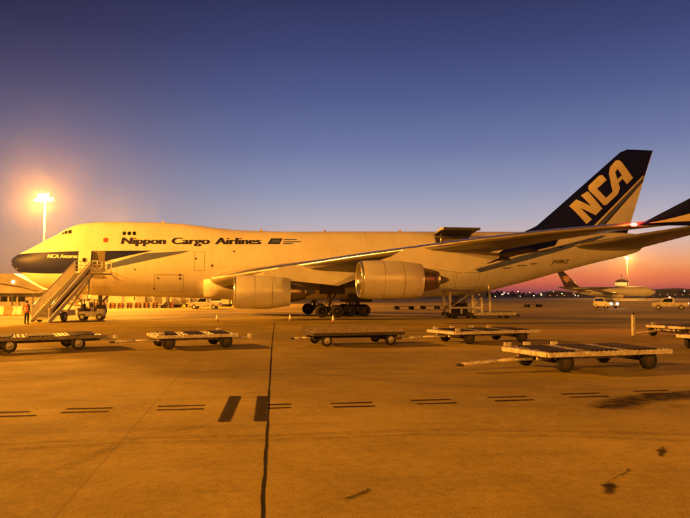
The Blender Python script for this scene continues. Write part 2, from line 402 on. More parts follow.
# ---- wings
LEpx = [(214, 279.5), (235, 275), (260, 271.2), (301, 265), (356.5, 256.4), (400, 250.4), (444, 244.2), (520, 234.5), (575, 229.3), (632, 224.5), (660, 222)]
def LEs(w): return 19.3 + .922 * (w - 3.25)
def LEz(w):
    ps = None
    for z in (5.0,):
        zz = z
        for _ in range(6):
            px, py = proj(acw(LEs(w), w, zz)); ty = interp(LEpx, px); zz += (py - ty) * ((acw(LEs(w), w, zz)).y) / F
    return zz
def TEs(w):
    return interp([(0, 35.2), (3.25, 35.6), (12.6, 37.9), (32.3, 50.0)], w, False)
def airfoil(t, n=18):
    up = []; lo = []
    for k in range(n + 1):
        x = (1 - math.cos(PI * k / n)) / 2
        y = 5 * t * (.2969 * math.sqrt(x) - .126 * x - .3516 * x**2 + .2843 * x**3 - .1036 * x**4)
        cam = .012 * (1 - (2 * x - 1) ** 2)
        up.append((x, y * 1.0 + cam)); lo.append((x, -y * 1.0 + cam * .3))
    return up + lo[-2:0:-1]
ws = [2.2, 3.25, 5, 7, 9.5, 12.6, 16, 20, 24, 28, 31, 32.2]
LZ = [(w, LEz(w)) for w in ws]
def wing_ring(w, sd):
    le, te = LEs(w), TEs(w); ch = te - le
    t = interp([(2, .135), (12, .10), (32, .08)], w, False)
    inc = interp([(2, 2.0), (12, 1.0), (32, -2.0)], w, False)
    z0 = interp(LZ, w, False); r = []
    for x, y in airfoil(t):
        r.append(Vector((le + x * ch, sd * w, z0 - x * ch * math.tan(R(inc)) + y * ch - (.012 * ch * 4 * x * (1 - x) if False else 0))))
    return r
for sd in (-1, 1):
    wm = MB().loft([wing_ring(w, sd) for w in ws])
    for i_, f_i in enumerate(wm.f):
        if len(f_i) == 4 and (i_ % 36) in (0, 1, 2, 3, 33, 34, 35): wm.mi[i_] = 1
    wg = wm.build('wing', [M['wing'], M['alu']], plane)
    # flap track fairings
    for w in (6.8, 10.0, 15.5, 20.0):
        te = TEs(w); ch = te - LEs(w); z0 = interp(LZ, w, False) - ch * .03
        L = 5.0 if w < 12 else 3.2
        rg = []
        for k in range(11):
            u = k / 10; rr_ = (.27 if w < 12 else .17) * (math.sin(PI * min(1, u * 1.02)) ** .6 if u < .98 else .05) + .03
            rg.append([Vector((te - L * .72 + L * u, sd * w + rr_ * .62 * math.cos(2*PI*j/12), z0 - .28 - .22 * u + rr_ * math.sin(2*PI*j/12) + (.25 if u > .7 else 0) * 0)) for j in range(12)])
        MB().loft(rg).build('flap_fairing', M['wing_dark'], wg)
    # slightly lowered flaps
    for wa, wb, nm in ((4.0, 11.8, 'flap'), (14.0, 22.5, 'flap')):
        rg = []
        for w in (wa, (wa + wb) / 2, wb):
            te = TEs(w); ch = te - LEs(w); c_ = ch * .15; z0 = interp(LZ, w, False) - ch * .035
            rg.append([Vector((te - c_ * .6 + x * c_ * 1.1, sd * w, z0 - .08 - x * c_ * .14 + y * c_)) for x, y in airfoil(.14, 8)])
        MB().loft(rg).build(nm, M['wing_dark'], wg)
    # winglet
    w = 32.2; le, te = LEs(w), TEs(w); z0 = interp(LZ, w, False); rg = []
    for k in range(5):
        u = k / 4; l = le + .5 + u * 3.9; t_ = te + .35 + u * 1.3; hh = u * 1.95
        rg.append([Vector((l + x * (t_ - l), sd * (w + .25 * u + .02), z0 + hh + 0.0)) + Vector((0, y * (t_ - l) * .9, 0)) for x, y in airfoil(.07, 8)])
    wl = MB().loft(rg).build('winglet', M['navy'], wg)
    b_ = bvh_of(wl)
    l1 = le + 1.2
    decal_poly([(le + 1.1, z0 + .1), (te + .2, z0 + .3), (te + .45, z0 + .85), (te - .1, z0 + .72), (le + 2.2, z0 + .32)], b_, 'stripe', M['cream'], wl, off=.012, side=sd)
    nl = MB().sphere((le + .15, sd * (w + .02), z0), .13, 6, sx=2)
    nl.build('navigation_light', M['navred'] if sd < 0 else M['glass'], wg)
nld = bpy.data.lights.new('navigation_glow', 'POINT'); nld.energy = 500; nld.color = (1, .05, .03); nld.shadow_soft_size = .15
nlo = bpy.data.objects.new('navigation_glow', nld); col.objects.link(nlo); nlo.parent = plane; nlo.location = (LEs(32.2) + .0, -32.5, interp(LZ, 32.2, False) + .25)
# belly fairing
rg = []
for k in range(15):
    u = k / 14; s = 18.5 + 23 * u; g = math.sin(PI * u) ** .5; rg.append([Vector((s, (3.0 + .38 * g) * math.cos(2*PI*j/32), 3.35 + (1.55 + .12 * g) * math.sin(2*PI*j/32))) for j in range(32)])
MB().loft(rg).build('belly_fairing', M['white'], plane)
# ---- engines
def engine(s0, w, zc_, sd, r=1.42):
    e = bpy.data.objects.new('engine', None); col.objects.link(e); e.parent = plane; e.location = (s0, sd * w, zc_)
    k = r / 1.42
    cow = [(.62, 1.10), (.3, 1.14), (.08, 1.2), (.0, 1.26), (.03, 1.31), (.2, 1.37), (.6, 1.42), (1.6, 1.44), (3.0, 1.42), (4.0, 1.33), (4.85, 1.2), (4.86, 1.16), (4.2, 1.18)]
    MB().lathe([(a, b*k) for a, b in cow[5:]], n=40).build('fan_cowl', M['cowl'], e)
    MB().lathe([(a, b*k) for a, b in cow[:6]], n=40).build('intake_lip', M['alu'], e)
    for a in (1.75, 3.25): MB().lathe([(a, 1.446*k), (a + .035, 1.446*k)], n=40).build('cowl_seam', M['seam'], e)
    MB().tube((1.8, 0, -1.44*k), (3.2, 0, -1.43*k), .03, n=6).build('latch_line', M['seam'], e)
    f = MB().lathe([(.62, 1.1*k), (.95, 1.1*k), (.98, .02)], n=40)
    f.build('fan_duct', M['dark'], e)
    fb = MB()
    for j in range(28):
        a = 2*PI*j/28; rot = Matrix.Rotation(a, 3, 'X')
        fb.add([rot @ Vector((.8, -.06, .3)), rot @ Vector((.92, .06, .3)), rot @ Vector((.92, .12, 1.06*k)), rot @ Vector((.76, -.08, 1.06*k))], [(0, 1, 2, 3)])
    fb.build('fan', M['core'], e, recalc=False)
    MB().lathe([(.4, .01), (.5, .12), (.7, .24), (.92, .32)], n=20).build('spinner', M['wing_dark'], e)
    MB().lathe([(4.2, .93*k), (4.9, .9*k), (5.7, .78*k), (6.25, .66*k), (6.26, .6*k), (5.9, .6*k)], n=32).build('core_cowl', M['core'], e)
    MB().lathe([(5.9, .42*k), (6.4, .36*k), (7.0, .16*k), (7.2, .02)], n=20).build('exhaust_plug', M['wing_dark'], e)
    MB().lathe([(4.3, 1.17*k), (4.32, .9*k)], n=32).build('fan_duct', M['dark'], e)
    # pylon up to the wing
    lw = LEs(w) - s0; zt = interp(LZ, w, False) - zc_
    rings = []
    for a, zb, zt_, hw in ((1.6, 1.30*k, 1.42*k, .05), (2.6, 1.2*k, 1.42*k + .35, .17), (max(3.2, lw - 1.2), 1.0*k, max(zt - .1, 1.42*k + .25), .2), (lw + 1, .8*k, zt + .1, .21), (lw + 3.4, .55, zt - .2, .16), (lw + 6.4, zt - .75, zt - .35, .04)):
        rings.append([Vector((a, -hw, zb)), Vector((a, -hw, zt_)), Vector((a, hw, zt_)), Vector((a, hw, zb))])
    MB().loft(rings, smooth=False).build('pylon', M['cowl'], e)
zi = ac(262, 292, 11.7)[1]; zo = ac(391, 279.8, 20.8)[1]
si = ac(233.5, 292, 11.7)[0]; so = ac(358.5, 280, 20.8)[0]
for sd in (-1, 1):
    engine(si, 11.7, zi, sd, 1.44); engine(so, 20.8, zo, sd, 1.46)
# ---- fin
LEf = [(524, 231.8), (530, 229.5), (537, 225.5), (560, 205.5), (623.4, 149.3)]
fl = [ac(*p) for p in LEf]; top = ac(653.5, 148.6); tb = ac(627.5, 233)
zs_ = [tb[1] - 1.2, fl[0][1] + .0, fl[1][1] + .25, fl[2][1], fl[3][1], fl[4][1] - .35, fl[4][1]]
lt = [(z, s) for s, z in fl]
rg = []
for i, z in enumerate(zs_):
    l = interp(lt, z, False); u = (z - tb[1]) / (top[1] - tb[1]); t_ = tb[0] + (top[0] - tb[0]) * u
    th = .095 if i < 5 else .06 if i == 5 else .015
    if i == 6: l += .5
    if i == 5: l = interp(lt, z, False)
    rg.append([Vector((l + x * (t_ - l), y * (t_ - l), z)) for x, y in [(a, b - .012*(1-(2*a-1)**2)*(.65)) for a, b in airfoil(th, 12)]])
fin = MB().loft(rg).build('tail_fin', M['navy'], plane)
FBV = bvh_of(fin)
def fz(pts): return [ac(560 + x / 5.18, 140 + y / 5.18, .35) for x, y in pts]
for side in (-1, 1):
    if side == 1: continue
    decal_poly(fz([(47, 342), (84, 308), (160, 345), (108, 287), (143, 265), (217, 355), (182, 390), (100, 352), (162, 412), (133, 436)]), FBV, 'lettering', M['cream'], fin, off=.02)
    decal_poly(fz([(147, 252), (150, 236), (205, 184), (222, 181), (242, 206), (210, 236), (190, 252), (237, 300), (272, 268), (255, 175), (262, 140), (292, 106), (306, 102), (320, 110), (383, 195), (350, 228), (326, 200), (305, 222), (312, 250), (300, 280), (240, 336), (224, 338), (152, 264)]), FBV, 'lettering', M['cream'], fin, off=.02)
    decal_poly(fz([(287, 166), (300, 150), (322, 182), (298, 202)]), FBV, 'lettering', M['navy'], fin, off=.035)
    decal_poly(fz([(150, 465), (440, 180), (441, 190), (165, 465)]), FBV, 'stripe', M['cream'], fin, off=.02)
    decal_poly(fz([(168, 465), (441, 193), (437, 208), (224, 440), (204, 465)]), FBV, 'stripe', M['stripe'], fin, off=.025)
    decal_poly(fz([(222, 465), (240, 432), (436, 216), (372, 430), (362, 465)]), FBV, 'stripe', M['white'], fin, off=.03)
# rudder hinge line
# ---- tailplanes
rl = ac(572, 246, 1.8)
for sd in (-1, 1):
    rg = []
    for k in range(7):
        u = k / 6; w = 1.0 + 10.1 * u; l = rl[0] - .8 + 9.7 * u; t_ = rl[0] + 8.6 + 3.4 * u; z = rl[1] - .15 + 1.75 * u
        rg.append([Vector((l + x * (t_ - l), sd * w, z + y * (t_ - l))) for x, y in airfoil(.09, 10)])
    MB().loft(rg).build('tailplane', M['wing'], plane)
MB().lathe([(0, .28), (.5, .24), (.5, .18), (.1, .18)], (S1 - .25, 0, (interp(TOP, S1) + interp(BOT, S1)) / 2), n=16).build('exhaust', M['core'], plane)
# ---- side cargo door
ca, cb = ac(438, 231, 3.0), ac(468, 231, 3.0)
cs0, cs1 = ca[0], cb[0] + .3
bm_z0, bm_z1 = 5.0, 8.3
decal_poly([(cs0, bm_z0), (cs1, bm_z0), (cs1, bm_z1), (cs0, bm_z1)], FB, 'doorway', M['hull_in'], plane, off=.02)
zt = 8.35; yt = -2.05
rr = []
for t_, (dy, dz) in enumerate(((0, .1), (-.8, .36), (-1.7, .5), (-2.6, .55), (-3.1, .52))):
    rr.append([Vector((cs0 - .1, yt + dy, zt + dz)), Vector((cs1 + .25, yt + dy, zt + dz)), Vector((cs1 + .25, yt + dy, zt + dz + .26)), Vector((cs0 - .1, yt + dy, zt + dz + .26))])
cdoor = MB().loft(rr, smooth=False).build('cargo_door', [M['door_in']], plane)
fr = MB()
for xx in (cs0 - .02, cs1 + .02):
    pts = []
    for k in range(8):
        z = bm_z0 + (bm_z1 - bm_z0) * k / 7
        h = FB.ray_cast(Vector((xx, -20, z)), Vector((0, 1, 0))); pts.append(h[0] + Vector((0, -.08, 0)))
    fr.path(pts, .11, 6)
fr.tube(pts[-1] * 1, Vector((cs0, pts[-1].y, pts[-1].z)), .1, n=6)
fr.build('door_frame', M['frame_dark'], plane)
st = MB()
for xx in (cs0 + .2, cs1 - .2): MB().tube((xx, -3.0, 6.9), (xx, yt - 1.5, zt + .25), .06).build('door_strut', M['alu'], cdoor)
# ---- landing gear
def gear(s, w, zt, nose=False):
    g = MB().tube((0, 0, .62), (0, 0, zt), .16, .22, 14); 
    g.tube((0, 0, 1.3), (1.3 if not nose else 1.0, 0, zt), .09); g.tube((0, 0, 1.2), (0, -.9 if w < 0 else .9, zt), .07)
    o = bpy.data.objects.new('landing_gear', None); col.objects.link(o); o.parent = plane; o.location = (s, w, 0)
    if not nose: g.box((0, 0, .62), (2.0, .3, .28), bev=.05)
    else: g.tube((0, -.5, .6), (0, .5, .6), .08)
    g.build('strut', M['wing_dark'], o)
    xs_ = (0,) if nose else (-.74, .74)
    for xx in xs_:
        for yy in (-.48, .48):
            wv = MB().lathe([(-.2, .3), (-.22, .5), (-.16, .6), (0, .625), (.16, .6), (.22, .5), (.2, .3)], (xx, yy, .625), 'y', 28)
            wo = wv.build('wheel', M['rubber'], o)
            MB().lathe([(-.17, .05), (-.14, .3), (0, .32), (.14, .3), (.17, .05)], (xx, yy, .625), 'y', 20, cap0=True, cap1=True).build('hub', M['frame_dark'], wo)
    if not nose:
        MB().box((.2, (.75 if w > 0 else -.75), zt - .45), (2.5, .08, .95), bev=.03).build('gear_door', M['wing_dark'], o)
        ax = MB().tube((-.74, -.6, .62), (-.74, .6, .62), .09).tube((.74, -.6, .62), (.74, .6, .62), .09).box((0, 0, .95), (1.9, .5, .25), bev=.05).tube((-.7, 0, .8), (0, 0, 1.9), .07).tube((.7, .2, .8), (0, 0, 1.7), .06); ax.build('bogie', M['wing_dark'], o)
sw = ac(329, 311, 5.5)[0]; sb = ac(353, 311, 1.9)[0]
for sd in (-1, 1):
    gear(sw, 5.5 * sd, 3.2); gear(sb + .4, 1.9 * sd, 2.4)
gear(8.3, 0, 2.4, True)
for s, h_ in ((14, .2), (24, .22), (39, .2)):
    z = interp(TOP, s); MB().prism([(s, -.02, z - .03), (s + .45, -.02, z - .03), (s + .42, -.02, z + h_), (s + .22, -.02, z + h_)], (0, .04, 0)).build('antenna', M['frame_white'], plane)
z = interp(TOP, 31); MB().sphere((31, 0, z + .05), .12, 6).build('beacon', M['red'], plane)
# ============================================================ GROUND
def ground_mat():
    m = bpy.data.materials.new('apron_concrete'); m.use_nodes = True; nt = m.node_tree; b = nt.nodes['Principled BSDF']; L = nt.links.new
    tc = nt.nodes.new('ShaderNodeTexCoord'); mp = nt.nodes.new('ShaderNodeMapping'); mp.inputs['Rotation'].default_value[2] = -TH + R(2); L(tc.outputs['Object'], mp.inputs[0])
    mp.inputs['Location'].default_value = (1.9, -3.2, 0)
    def noise(s, d=5, r=.6, v=None):
        n = nt.nodes.new('ShaderNodeTexNoise'); n.inputs['Scale'].default_value = s; n.inputs['Detail'].default_value = d; n.inputs['Roughness'].default_value = r; L(v or mp.outputs[0], n.inputs['Vector']); return n.outputs['Fac']
    def ramp(f, a, b_, ca=0., cb=1.):
        r = nt.nodes.new('ShaderNodeMapRange'); r.inputs[1].default_value = a; r.inputs[2].default_value = b_; r.inputs[3].default_value = ca; r.inputs[4].default_value = cb; L(f, r.inputs[0]); return r.outputs[0]
    def mul(a, b_):
        n = nt.nodes.new('ShaderNodeMath'); n.operation = 'MULTIPLY'; L(a, n.inputs[0])
        if isinstance(b_, float): n.inputs[1].default_value = b_
        else: L(b_, n.inputs[1])
        return n.outputs[0]
    br = nt.nodes.new('ShaderNodeTexBrick'); br.offset = 0; br.inputs['Scale'].default_value = 1; br.inputs['Brick Width'].default_value = 15.2; br.inputs['Row Height'].default_value = 7.6
    br.inputs['Mortar Size'].default_value = .018; br.inputs['Mortar Smooth'].default_value = .2; br.inputs['Color1'].default_value = (1, 1, 1, 1); br.inputs['Color2'].default_value = (.74, .74, .74, 1); br.inputs['Mortar'].default_value = (.72, .72, .72, 1)
    L(mp.outputs[0], br.inputs['Vector'])
    mp2 = nt.nodes.new('ShaderNodeMapping'); mp2.inputs['Scale'].default_value = (.12, 1.6, 1); mp2.inputs['Rotation'].default_value[2] = R(4); L(mp.outputs[0], mp2.inputs[0])
    v = mul(ramp(noise(.13, 5), .35, .68, .66, 1.1), ramp(noise(.8, 6, .75), .3, .7, .76, 1.1))
    v = mul(v, ramp(noise(7, 5, .85), .3, .7, .72, 1.2)); v = mul(v, ramp(noise(55, 3, .9), .3, .7, .4, 1.55))
    v = mul(v, ramp(noise(.5, 4, .6, mp2.outputs[0]), .56, .74, 1, .72))
    v = mul(v, ramp(noise(.55, 3, .55), .66, .76, 1, .55))
    sep = nt.nodes.new('ShaderNodeSeparateColor'); L(br.outputs['Color'], sep.inputs[0]); v = mul(v, sep.outputs[0])
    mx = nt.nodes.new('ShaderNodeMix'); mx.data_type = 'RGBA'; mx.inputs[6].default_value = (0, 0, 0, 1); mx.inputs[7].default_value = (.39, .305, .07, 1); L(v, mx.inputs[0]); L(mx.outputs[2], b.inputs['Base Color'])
    L(ramp(noise(.7, 5), .3, .7, .78, .95), b.inputs['Roughness'])
    bp = nt.nodes.new('ShaderNodeBump'); bp.inputs['Strength'].default_value = .3; bp.inputs['Distance'].default_value = .01; L(noise(25, 6, .7), bp.inputs['Height']); L(bp.outputs[0], b.inputs['Normal'])
    b.inputs['Specular IOR Level'].default_value = .06
    return m
GM = ground_mat()
g = MB().add([(-900, -300, 0), (900, -300, 0), (900, 1500, 0), (-900, 1500, 0)], [(0, 1, 2, 3)]).build('ground', GM); tag(g, 'worn concrete aircraft apron under sodium light', 'ground', kind='structure')
def sheet(name, pts, z, m, label, cat='marking', kind='structure'):
    o = MB().add([(p[0], p[1], z) for p in pts], [tuple(range(len(pts)))]).build(name, m); return tag(o, label, cat, kind=kind)
M['grass'] = mat('dry_airfield_grass', (.10, .085, .035), .9, 0, .3, .2, bump=.3)
M['strip'] = mat('pale_taxiway', (.36, .33, .27), .7, 0, .12, .1)
sheet('airfield_grass', [(-900, 330), (900, 330), (900, 1490), (-900, 1490)], .008, M['grass'], 'dark airfield grass beyond the apron', 'grass')
sheet('taxiway', [(-900, 262), (900, 262), (900, 318), (-900, 318)], .004, M['strip'], 'pale taxiway strip beyond the apron', 'taxiway')
def line_g(name, a, b, w, m, label, z=.006):
    a, b = Vector((a[0], a[1], 0)), Vector((b[0], b[1], 0)); d = (b - a).normalized(); n = Vector((-d.y, d.x, 0)) * w / 2
    return sheet(name, [a - n, b - n, b + n, a + n], z, m, label)
line_g('painted_line', gnd(40, 322.6), gnd(688, 320.5), .22, M['paint_pale'], 'thin pale line painted across the apron')
line_g('painted_line', (-200, 150), (260, 158), .5, M['paint_pale'], 'far pale line painted across the apron')
# the dark joint running to the viewer
pts = [gnd(274.5, 322), gnd(272, 345), gnd(269.5, 380), gnd(268.7, 405), gnd(266.5, 440), gnd(264.2, 475), gnd(262, 518), gnd(259.5, 560)]
L_ = []; R_ = []
for i, p in enumerate(pts):
    for k in range(5 if i < len(pts) - 1 else 1):
        q = p.lerp(pts[min(i + 1, len(pts) - 1)], k / 5); j = random.uniform(-.008, .008); w_ = random.uniform(.013, .024)
        L_.append(Vector((q.x - w_ + j, q.y, .006))); R_.append(Vector((q.x + w_ + j, q.y, .006)))
mb = MB(); n = len(L_); mb.add(L_ + R_, [(i, i + 1, n + i + 1, n + i) for i in range(n - 1)]); tag(mb.build('expansion_joint', M['joint']), 'dark tar-filled joint running towards the viewer', 'joint', kind='structure')
# double dashes
i = 0
for xa, xb, y1, y2, dx in ((-8, 30, 412.4, 416.2, 6), (66, 113, 408.6, 412.2, -5), (158, 205, 406, 409.6, -1), (262, 291, 404.8, 408.2, 0), (330, 372, 403.2, 406.8, 3), (411, 451, 400.2, 403.6, 6), (487, 526, 397.2, 400.6, 8), (561, 600, 393.8, 397, 9), (633, 668, 391, 394, 9)):
    for y_, o_ in ((y1, 0), (y2, dx)):
        a, b = gnd(xa + o_, y_ + .5), gnd(xb + o_, y_ - 1.1 + .5)
        line_g('painted_dash', a, b, .13, M['paint_dark'], 'pair of blacked-out dashes on the concrete', z=.006)
def pxsheet(name, pts, m, label, z=.010, cat='marking'): return sheet(name, [gnd(*p) for p in pts], z, m, label, cat)
pxsheet('painted_bar', [(229.5, 396.5), (241, 396.5), (229.5, 422), (217.5, 422)], M['paint_dark'], 'left of two black bars painted on the concrete')
pxsheet('painted_bar', [(257, 396.5), (268, 396.5), (265.8, 421.5), (253.5, 421.5)], M['paint_dark'], 'black bar crossed by the joint and a dash')
M['oil'] = worn('oil_soaked_concrete', (.02, .013, .006), .28, .6, 4, attr=True, k=.9)
def blob(name, pts, label):
    # a wobbling outline around a coarse polygon, soaking out softly at its rim
    P = [Vector((p.x, p.y)) for p in (gnd(*q) for q in pts)]; n = len(P)
    cross = sum(P[i].x * P[(i+1) % n].y - P[(i+1) % n].x * P[i].y for i in range(n))
    if cross < 0: P.reverse()
    out = []
    for i in range(n):
        q = P[(i + 1) % n]
        for k in range(4):
            v = P[i].lerp(q, k / 4); j = (q - P[i]).length * .05
            out.append(Vector((v.x + random.uniform(-j, j), v.y + random.uniform(-j, j))))
    n = len(out); area = abs(cross) / 2; per = sum((out[(i+1) % n] - out[i]).length for i in range(n)); e = .9 * area / per
    nr = []
    for i in range(n):
        d = (out[(i+1) % n] - out[i-1]).normalized(); nr.append(Vector((d.y, -d.x)))
    O = [out[i] + nr[i] * e for i in range(n)]; I = [out[i] - nr[i] * e * .6 for i in range(n)]
    mb = MB(); V = [(v.x, v.y, .007) for v in O + I]; fs = [(i, (i+1) % n, n + (i+1) % n, n + i) for i in range(n)]
    fs += [tuple(n + q for q in t) for t in tessellate_polygon([[Vector((v.x, v.y, 0)) for v in I]])]
    mb.add(V, fs); o = mb.build(name, M['oil'])
    if len(o.data.vertices) == 2 * n:
        at = o.data.attributes.new('soak', 'FLOAT', 'POINT')
        for i in range(2 * n): at.data[i].value = 0 if i < n else 1
    return tag(o, label, 'stain', kind='structure')
blob('oil_stain', [(596, 407), (606, 402), (618, 398.5), (640, 395.5), (690, 391), (730, 388), (730, 395), (690, 398.5), (652, 401), (640, 403.5), (632, 407.5), (612, 408.5)], 'long dark oil stain reaching the right edge')
blob('oil_stain', [(603, 486), (609, 481), (615, 487), (613, 494), (607, 495)], 'small round oil spot in the foreground')
blob('oil_stain', [(657, 451), (663, 447), (666, 451), (661, 457)], 'small oil spot at the far right foreground')
blob('oil_stain', [(609, 481), (622, 475), (630, 469), (629, 472), (616, 479)], 'thin smear of oil above the round spot')
blob('oil_stain', [(344, 499), (353, 496), (369, 489.5), (370, 491), (354, 498.5)], 'faint oil smear in the middle foreground')
for pts in ([(-20, 446), (120, 438), (260, 436), (420, 430), (560, 431), (720, 436)], [(-20, 452), (120, 443), (260, 441), (420, 434.5), (560, 436), (720, 442)], [(60, 470), (140, 436), (210, 425)], [(300, 372), (420, 384), (560, 389), (700, 391)]):
    P = [gnd(*p) for p in pts]; mb = MB(); Lp = []; Rp = []
    for i, p in enumerate(P):
        d = (P[min(i + 1, len(P) - 1)] - P[max(i - 1, 0)]).normalized(); nn = Vector((-d.y, d.x, 0)) * .11; Lp.append(p - nn + Vector((0, 0, .003))); Rp.append(p + nn + Vector((0, 0, .003)))
    n = len(P); mb.add(Lp + Rp, [(i, i + 1, n + i + 1, n + i) for i in range(n - 1)]); tag(mb.build('tyre_mark', M['tyre_mark']), 'faint tyre mark curving over the concrete', 'marking', kind='structure')
# ============================================================ CONES
def cone_thing(loc, label):
    t = thing('traffic_cone', label, 'cone', loc, 0, 'cones under the engines'); t.scale = (.7, .7, .66)
    MB().box((0, 0, .03), (.42, .42, .06), bev=.01).build('base', M['rubber'], t)
    MB().lathe([(.05, .17), (.5, .1), (.86, .04), (.88, .02)], axis='z', n=16, cap1=True).build('cone_body', M['orange'], t)
    MB().lathe([(.3, .138), (.8, .058)], axis='z', n=16).build('reflective_band', M['reflect'], t)
for (px, py), lb in zip(((217, 321.5), (290, 320.8), (333, 322.5)), ('traffic cone on the painted line before the inboard engine', 'traffic cone below the inboard engine exhaust', 'traffic cone in front of the main wheels')):
    cone_thing(gnd(px, py), lb)
# ============================================================ DOLLIES
def wheel_mb(r=.24, wd=.2): return MB().lathe([(-wd/2, r*.62), (-wd/2, r*.85), (-wd*.38, r*.97), (0, r), (wd*.38, r*.97), (wd/2, r*.85), (wd/2, r*.62)], (0, 0, 0), 'y', 24)
def add_wheel(t, x, y, r, wd, hub):
    o = wheel_mb(r, wd).build('wheel', M['rubber'], t); o.location = (x, y, r)
    h = MB().lathe([(-wd*.42, r*.05), (-wd*.4, r*.3), (-wd*.25, r*.45), (-wd*.42, r*.62), (wd*.42, r*.62), (wd*.25, r*.45), (wd*.4, r*.05)], (0, 0, 0), 'y', 20, cap0=True, cap1=True).build('rim', hub, o)
def dolly(kind, name, label, loc, rz, dark=False, L=4.2, W=2.4, wb=2.8, barl=None, barr=None, zdeck=.52, stops=(), group='pallet dollies on the apron'):
    t = thing(name, label, 'dolly', loc, rz, group)
    fm, rm = (M['frame_white'], M['deck_plate']) if kind == 'roller' else (M['frame_dark'], M['deck_plate'])
    if dark: fm = M['deck_plate']
    h = L / 2; hw = W / 2
    f = MB()
    for y in (-hw, hw): f.box((0, y, zdeck), (L, .09, .13), bev=.015)
    for x in (-h, h): f.box((x, 0, zdeck), (.09, W - .1, .13), bev=.015)
    for y in (-hw * .42, hw * .42): f.box((0, y, zdeck - .13), (L - .2, .1, .14), bev=.01)
    for x in (-wb / 2, wb / 2): f.box((x, 0, zdeck - .13), (.14, W - .5, .12), bev=.01)
    f.build('frame', fm, t)
    if kind == 'roller':
        ro = MB(); n = int(L / .17)
        for k in range(n):
            x = -h + .12 + (L - .24) * k / (n - 1)
            for ya, yb in ((-hw + .1, -.1), (.1, hw - .1)): ro.tube((x, ya, zdeck + .045), (x, yb, zdeck + .045), .038, n=8)
        ro.build('roller_deck', M['steel'], t)
        pl = MB()
        for k in range(3):
            x = -h + L * (k + .5) / 3; pl.add([(x - L * .15, -hw + .08, zdeck + .09), (x + L * .06, -hw + .08, zdeck + .09), (x + L * .15, hw - .08, zdeck + .09), (x - L * .06, hw - .08, zdeck + .09)], [(0, 1, 2, 3)]); 
        p_ = MB()
        for a in pl.f:
            p_.prism([pl.v[i] for i in a], (0, 0, .015))
        p_.build('walkway_plate', M['plate_dark'], t)
    else:
        d = MB().box((0, 0, zdeck + .05), (L - .1, W - .1, .05)); n = int(L / .3)
        for k in range(n):
            x = -h + .15 + (L - .3) * k / (n - 1); d.box((x, 0, zdeck + .085), (.05, W - .2, .03))
        d.build('deck', rm, t)
        s = MB()
        for y in (-hw, hw):
            s.box((0, y, zdeck + .25), (L, .05, .05)); 
            for k in range(int(L / .28) + 1): s.box((-h + .05 + (L - .1) * k / int(L / .28), y, zdeck + .155), (.035, .035, .15))
            s.box((0, y, zdeck + .15), (L, .015, .17))
        s.build('side_rail', M['rail'], t)
    for i, (x, y) in enumerate(stops):
        st = MB().box((x, y, zdeck + .14), (.24, .06, .13), bev=.015); st.build('pallet_stop', M['frame_white'], t)
    r = .27 if kind == 'roller' else .24
    for x in (-wb / 2, wb / 2):
        ax = MB()
        ax.tube((x, -hw + .2, r), (x, hw - .2, r), .045)
        for y in (-hw * .5, hw * .5): ax.box((x, y, (r + zdeck - .15) / 2 + .03), (.3, .1, zdeck - .15 - r + .12), bev=.02)
        ax.build('axle', M['frame_dark'], t)
    for x in (-wb / 2, wb / 2):
        for y in (-hw + .2, hw - .2): add_wheel(t, x, y, r, .22, M['frame_dark'] if kind == 'roller' and not dark else M['steel'])
    if barl:
        b = MB(); e = Vector((-h - barl[0], barl[1], barl[2])); 
        b.tube((-h + .1, -.28, .34), (-h - barl[0] * .45, barl[1] * .45 - .03, .34 + (barl[2] - .34) * .45), .045); b.tube((-h + .1, .28, .34), (-h - barl[0] * .45, barl[1] * .45 + .03, .34 + (barl[2] - .34) * .45), .045)
        b.tube((-h - barl[0] * .4, barl[1] * .4, .34 + (barl[2] - .34) * .4), e, .06)
        b.build('tow_bar', M['frame_white'], t); MB().lathe([(-.03, .05), (-.03, .11), (.03, .11), (.03, .05)], e + Vector((-.08, 0, 0)), 'z', 14).build('hitch_ring', M['frame_dark'], t)
    if barr:
        b = MB().tube((h - .1, 0, .38), (h + barr, 0, .33), .05); b.box((h + barr, 0, .38), (.16, .14, .24), bev=.02); b.build('coupling', M['frame_white'], t)
    return t
def wheels_pose(x1, y1, x2, y2, W=2.4):
    a, b = gnd(x1, y1), gnd(x2, y2); d = (b - a); rz = math.atan2(d.y, d.x); m = (a + b) / 2; n = Vector((-math.sin(rz), math.cos(rz), 0))
    return m + n * (W / 2 - .2), rz, d.length
def put(kind, label, w4, L, stops=(), W=2.4, **k):
    loc, rz, wb = wheels_pose(*w4, W=W); loc.z = 0
    return dolly(kind, 'baggage_dolly' if kind == 'cage' else 'pallet_dolly', label, loc, rz, L=L, W=W, wb=wb, stops=stops, **k)
put('roller', 'low dark dolly with plated deck nearest the left edge', (9, 353, 78, 350), 4.6, barr=.7, dark=True)
put('roller', 'small three-plated dolly left of the tar joint', (168.5, 349.6, 226, 347.6), 3.3, barl=(1.5, 0, .3), barr=.9, stops=((-1.5, -1.1), (1.45, 1.1)))
put('cage', 'long low dolly with a slatted side in front of the main wheels', (326.5, 346.5, 390.5, 345), 4.1, barl=(.6, 0, .3), barr=.4)
put('roller', 'white-framed roller dolly on the apron in front of the cargo loader', (469, 344.4, 522, 342.6), 4.6, barl=(1.9, 0.3, .26), stops=((-1.9, 1.1), (-1.0, 1.1), (.1, 1.1), (1.1, 1.1), (-2.1, -1.1)))
put('roller', 'largest and nearest roller dolly, its white tow bar lying towards the left', (565, 372.5, 648.5, 369), 4.3, barl=(2.1, -.1, .22), stops=((-1.3, 1.15), (-.3, 1.15), (-2.0, 1.15)))
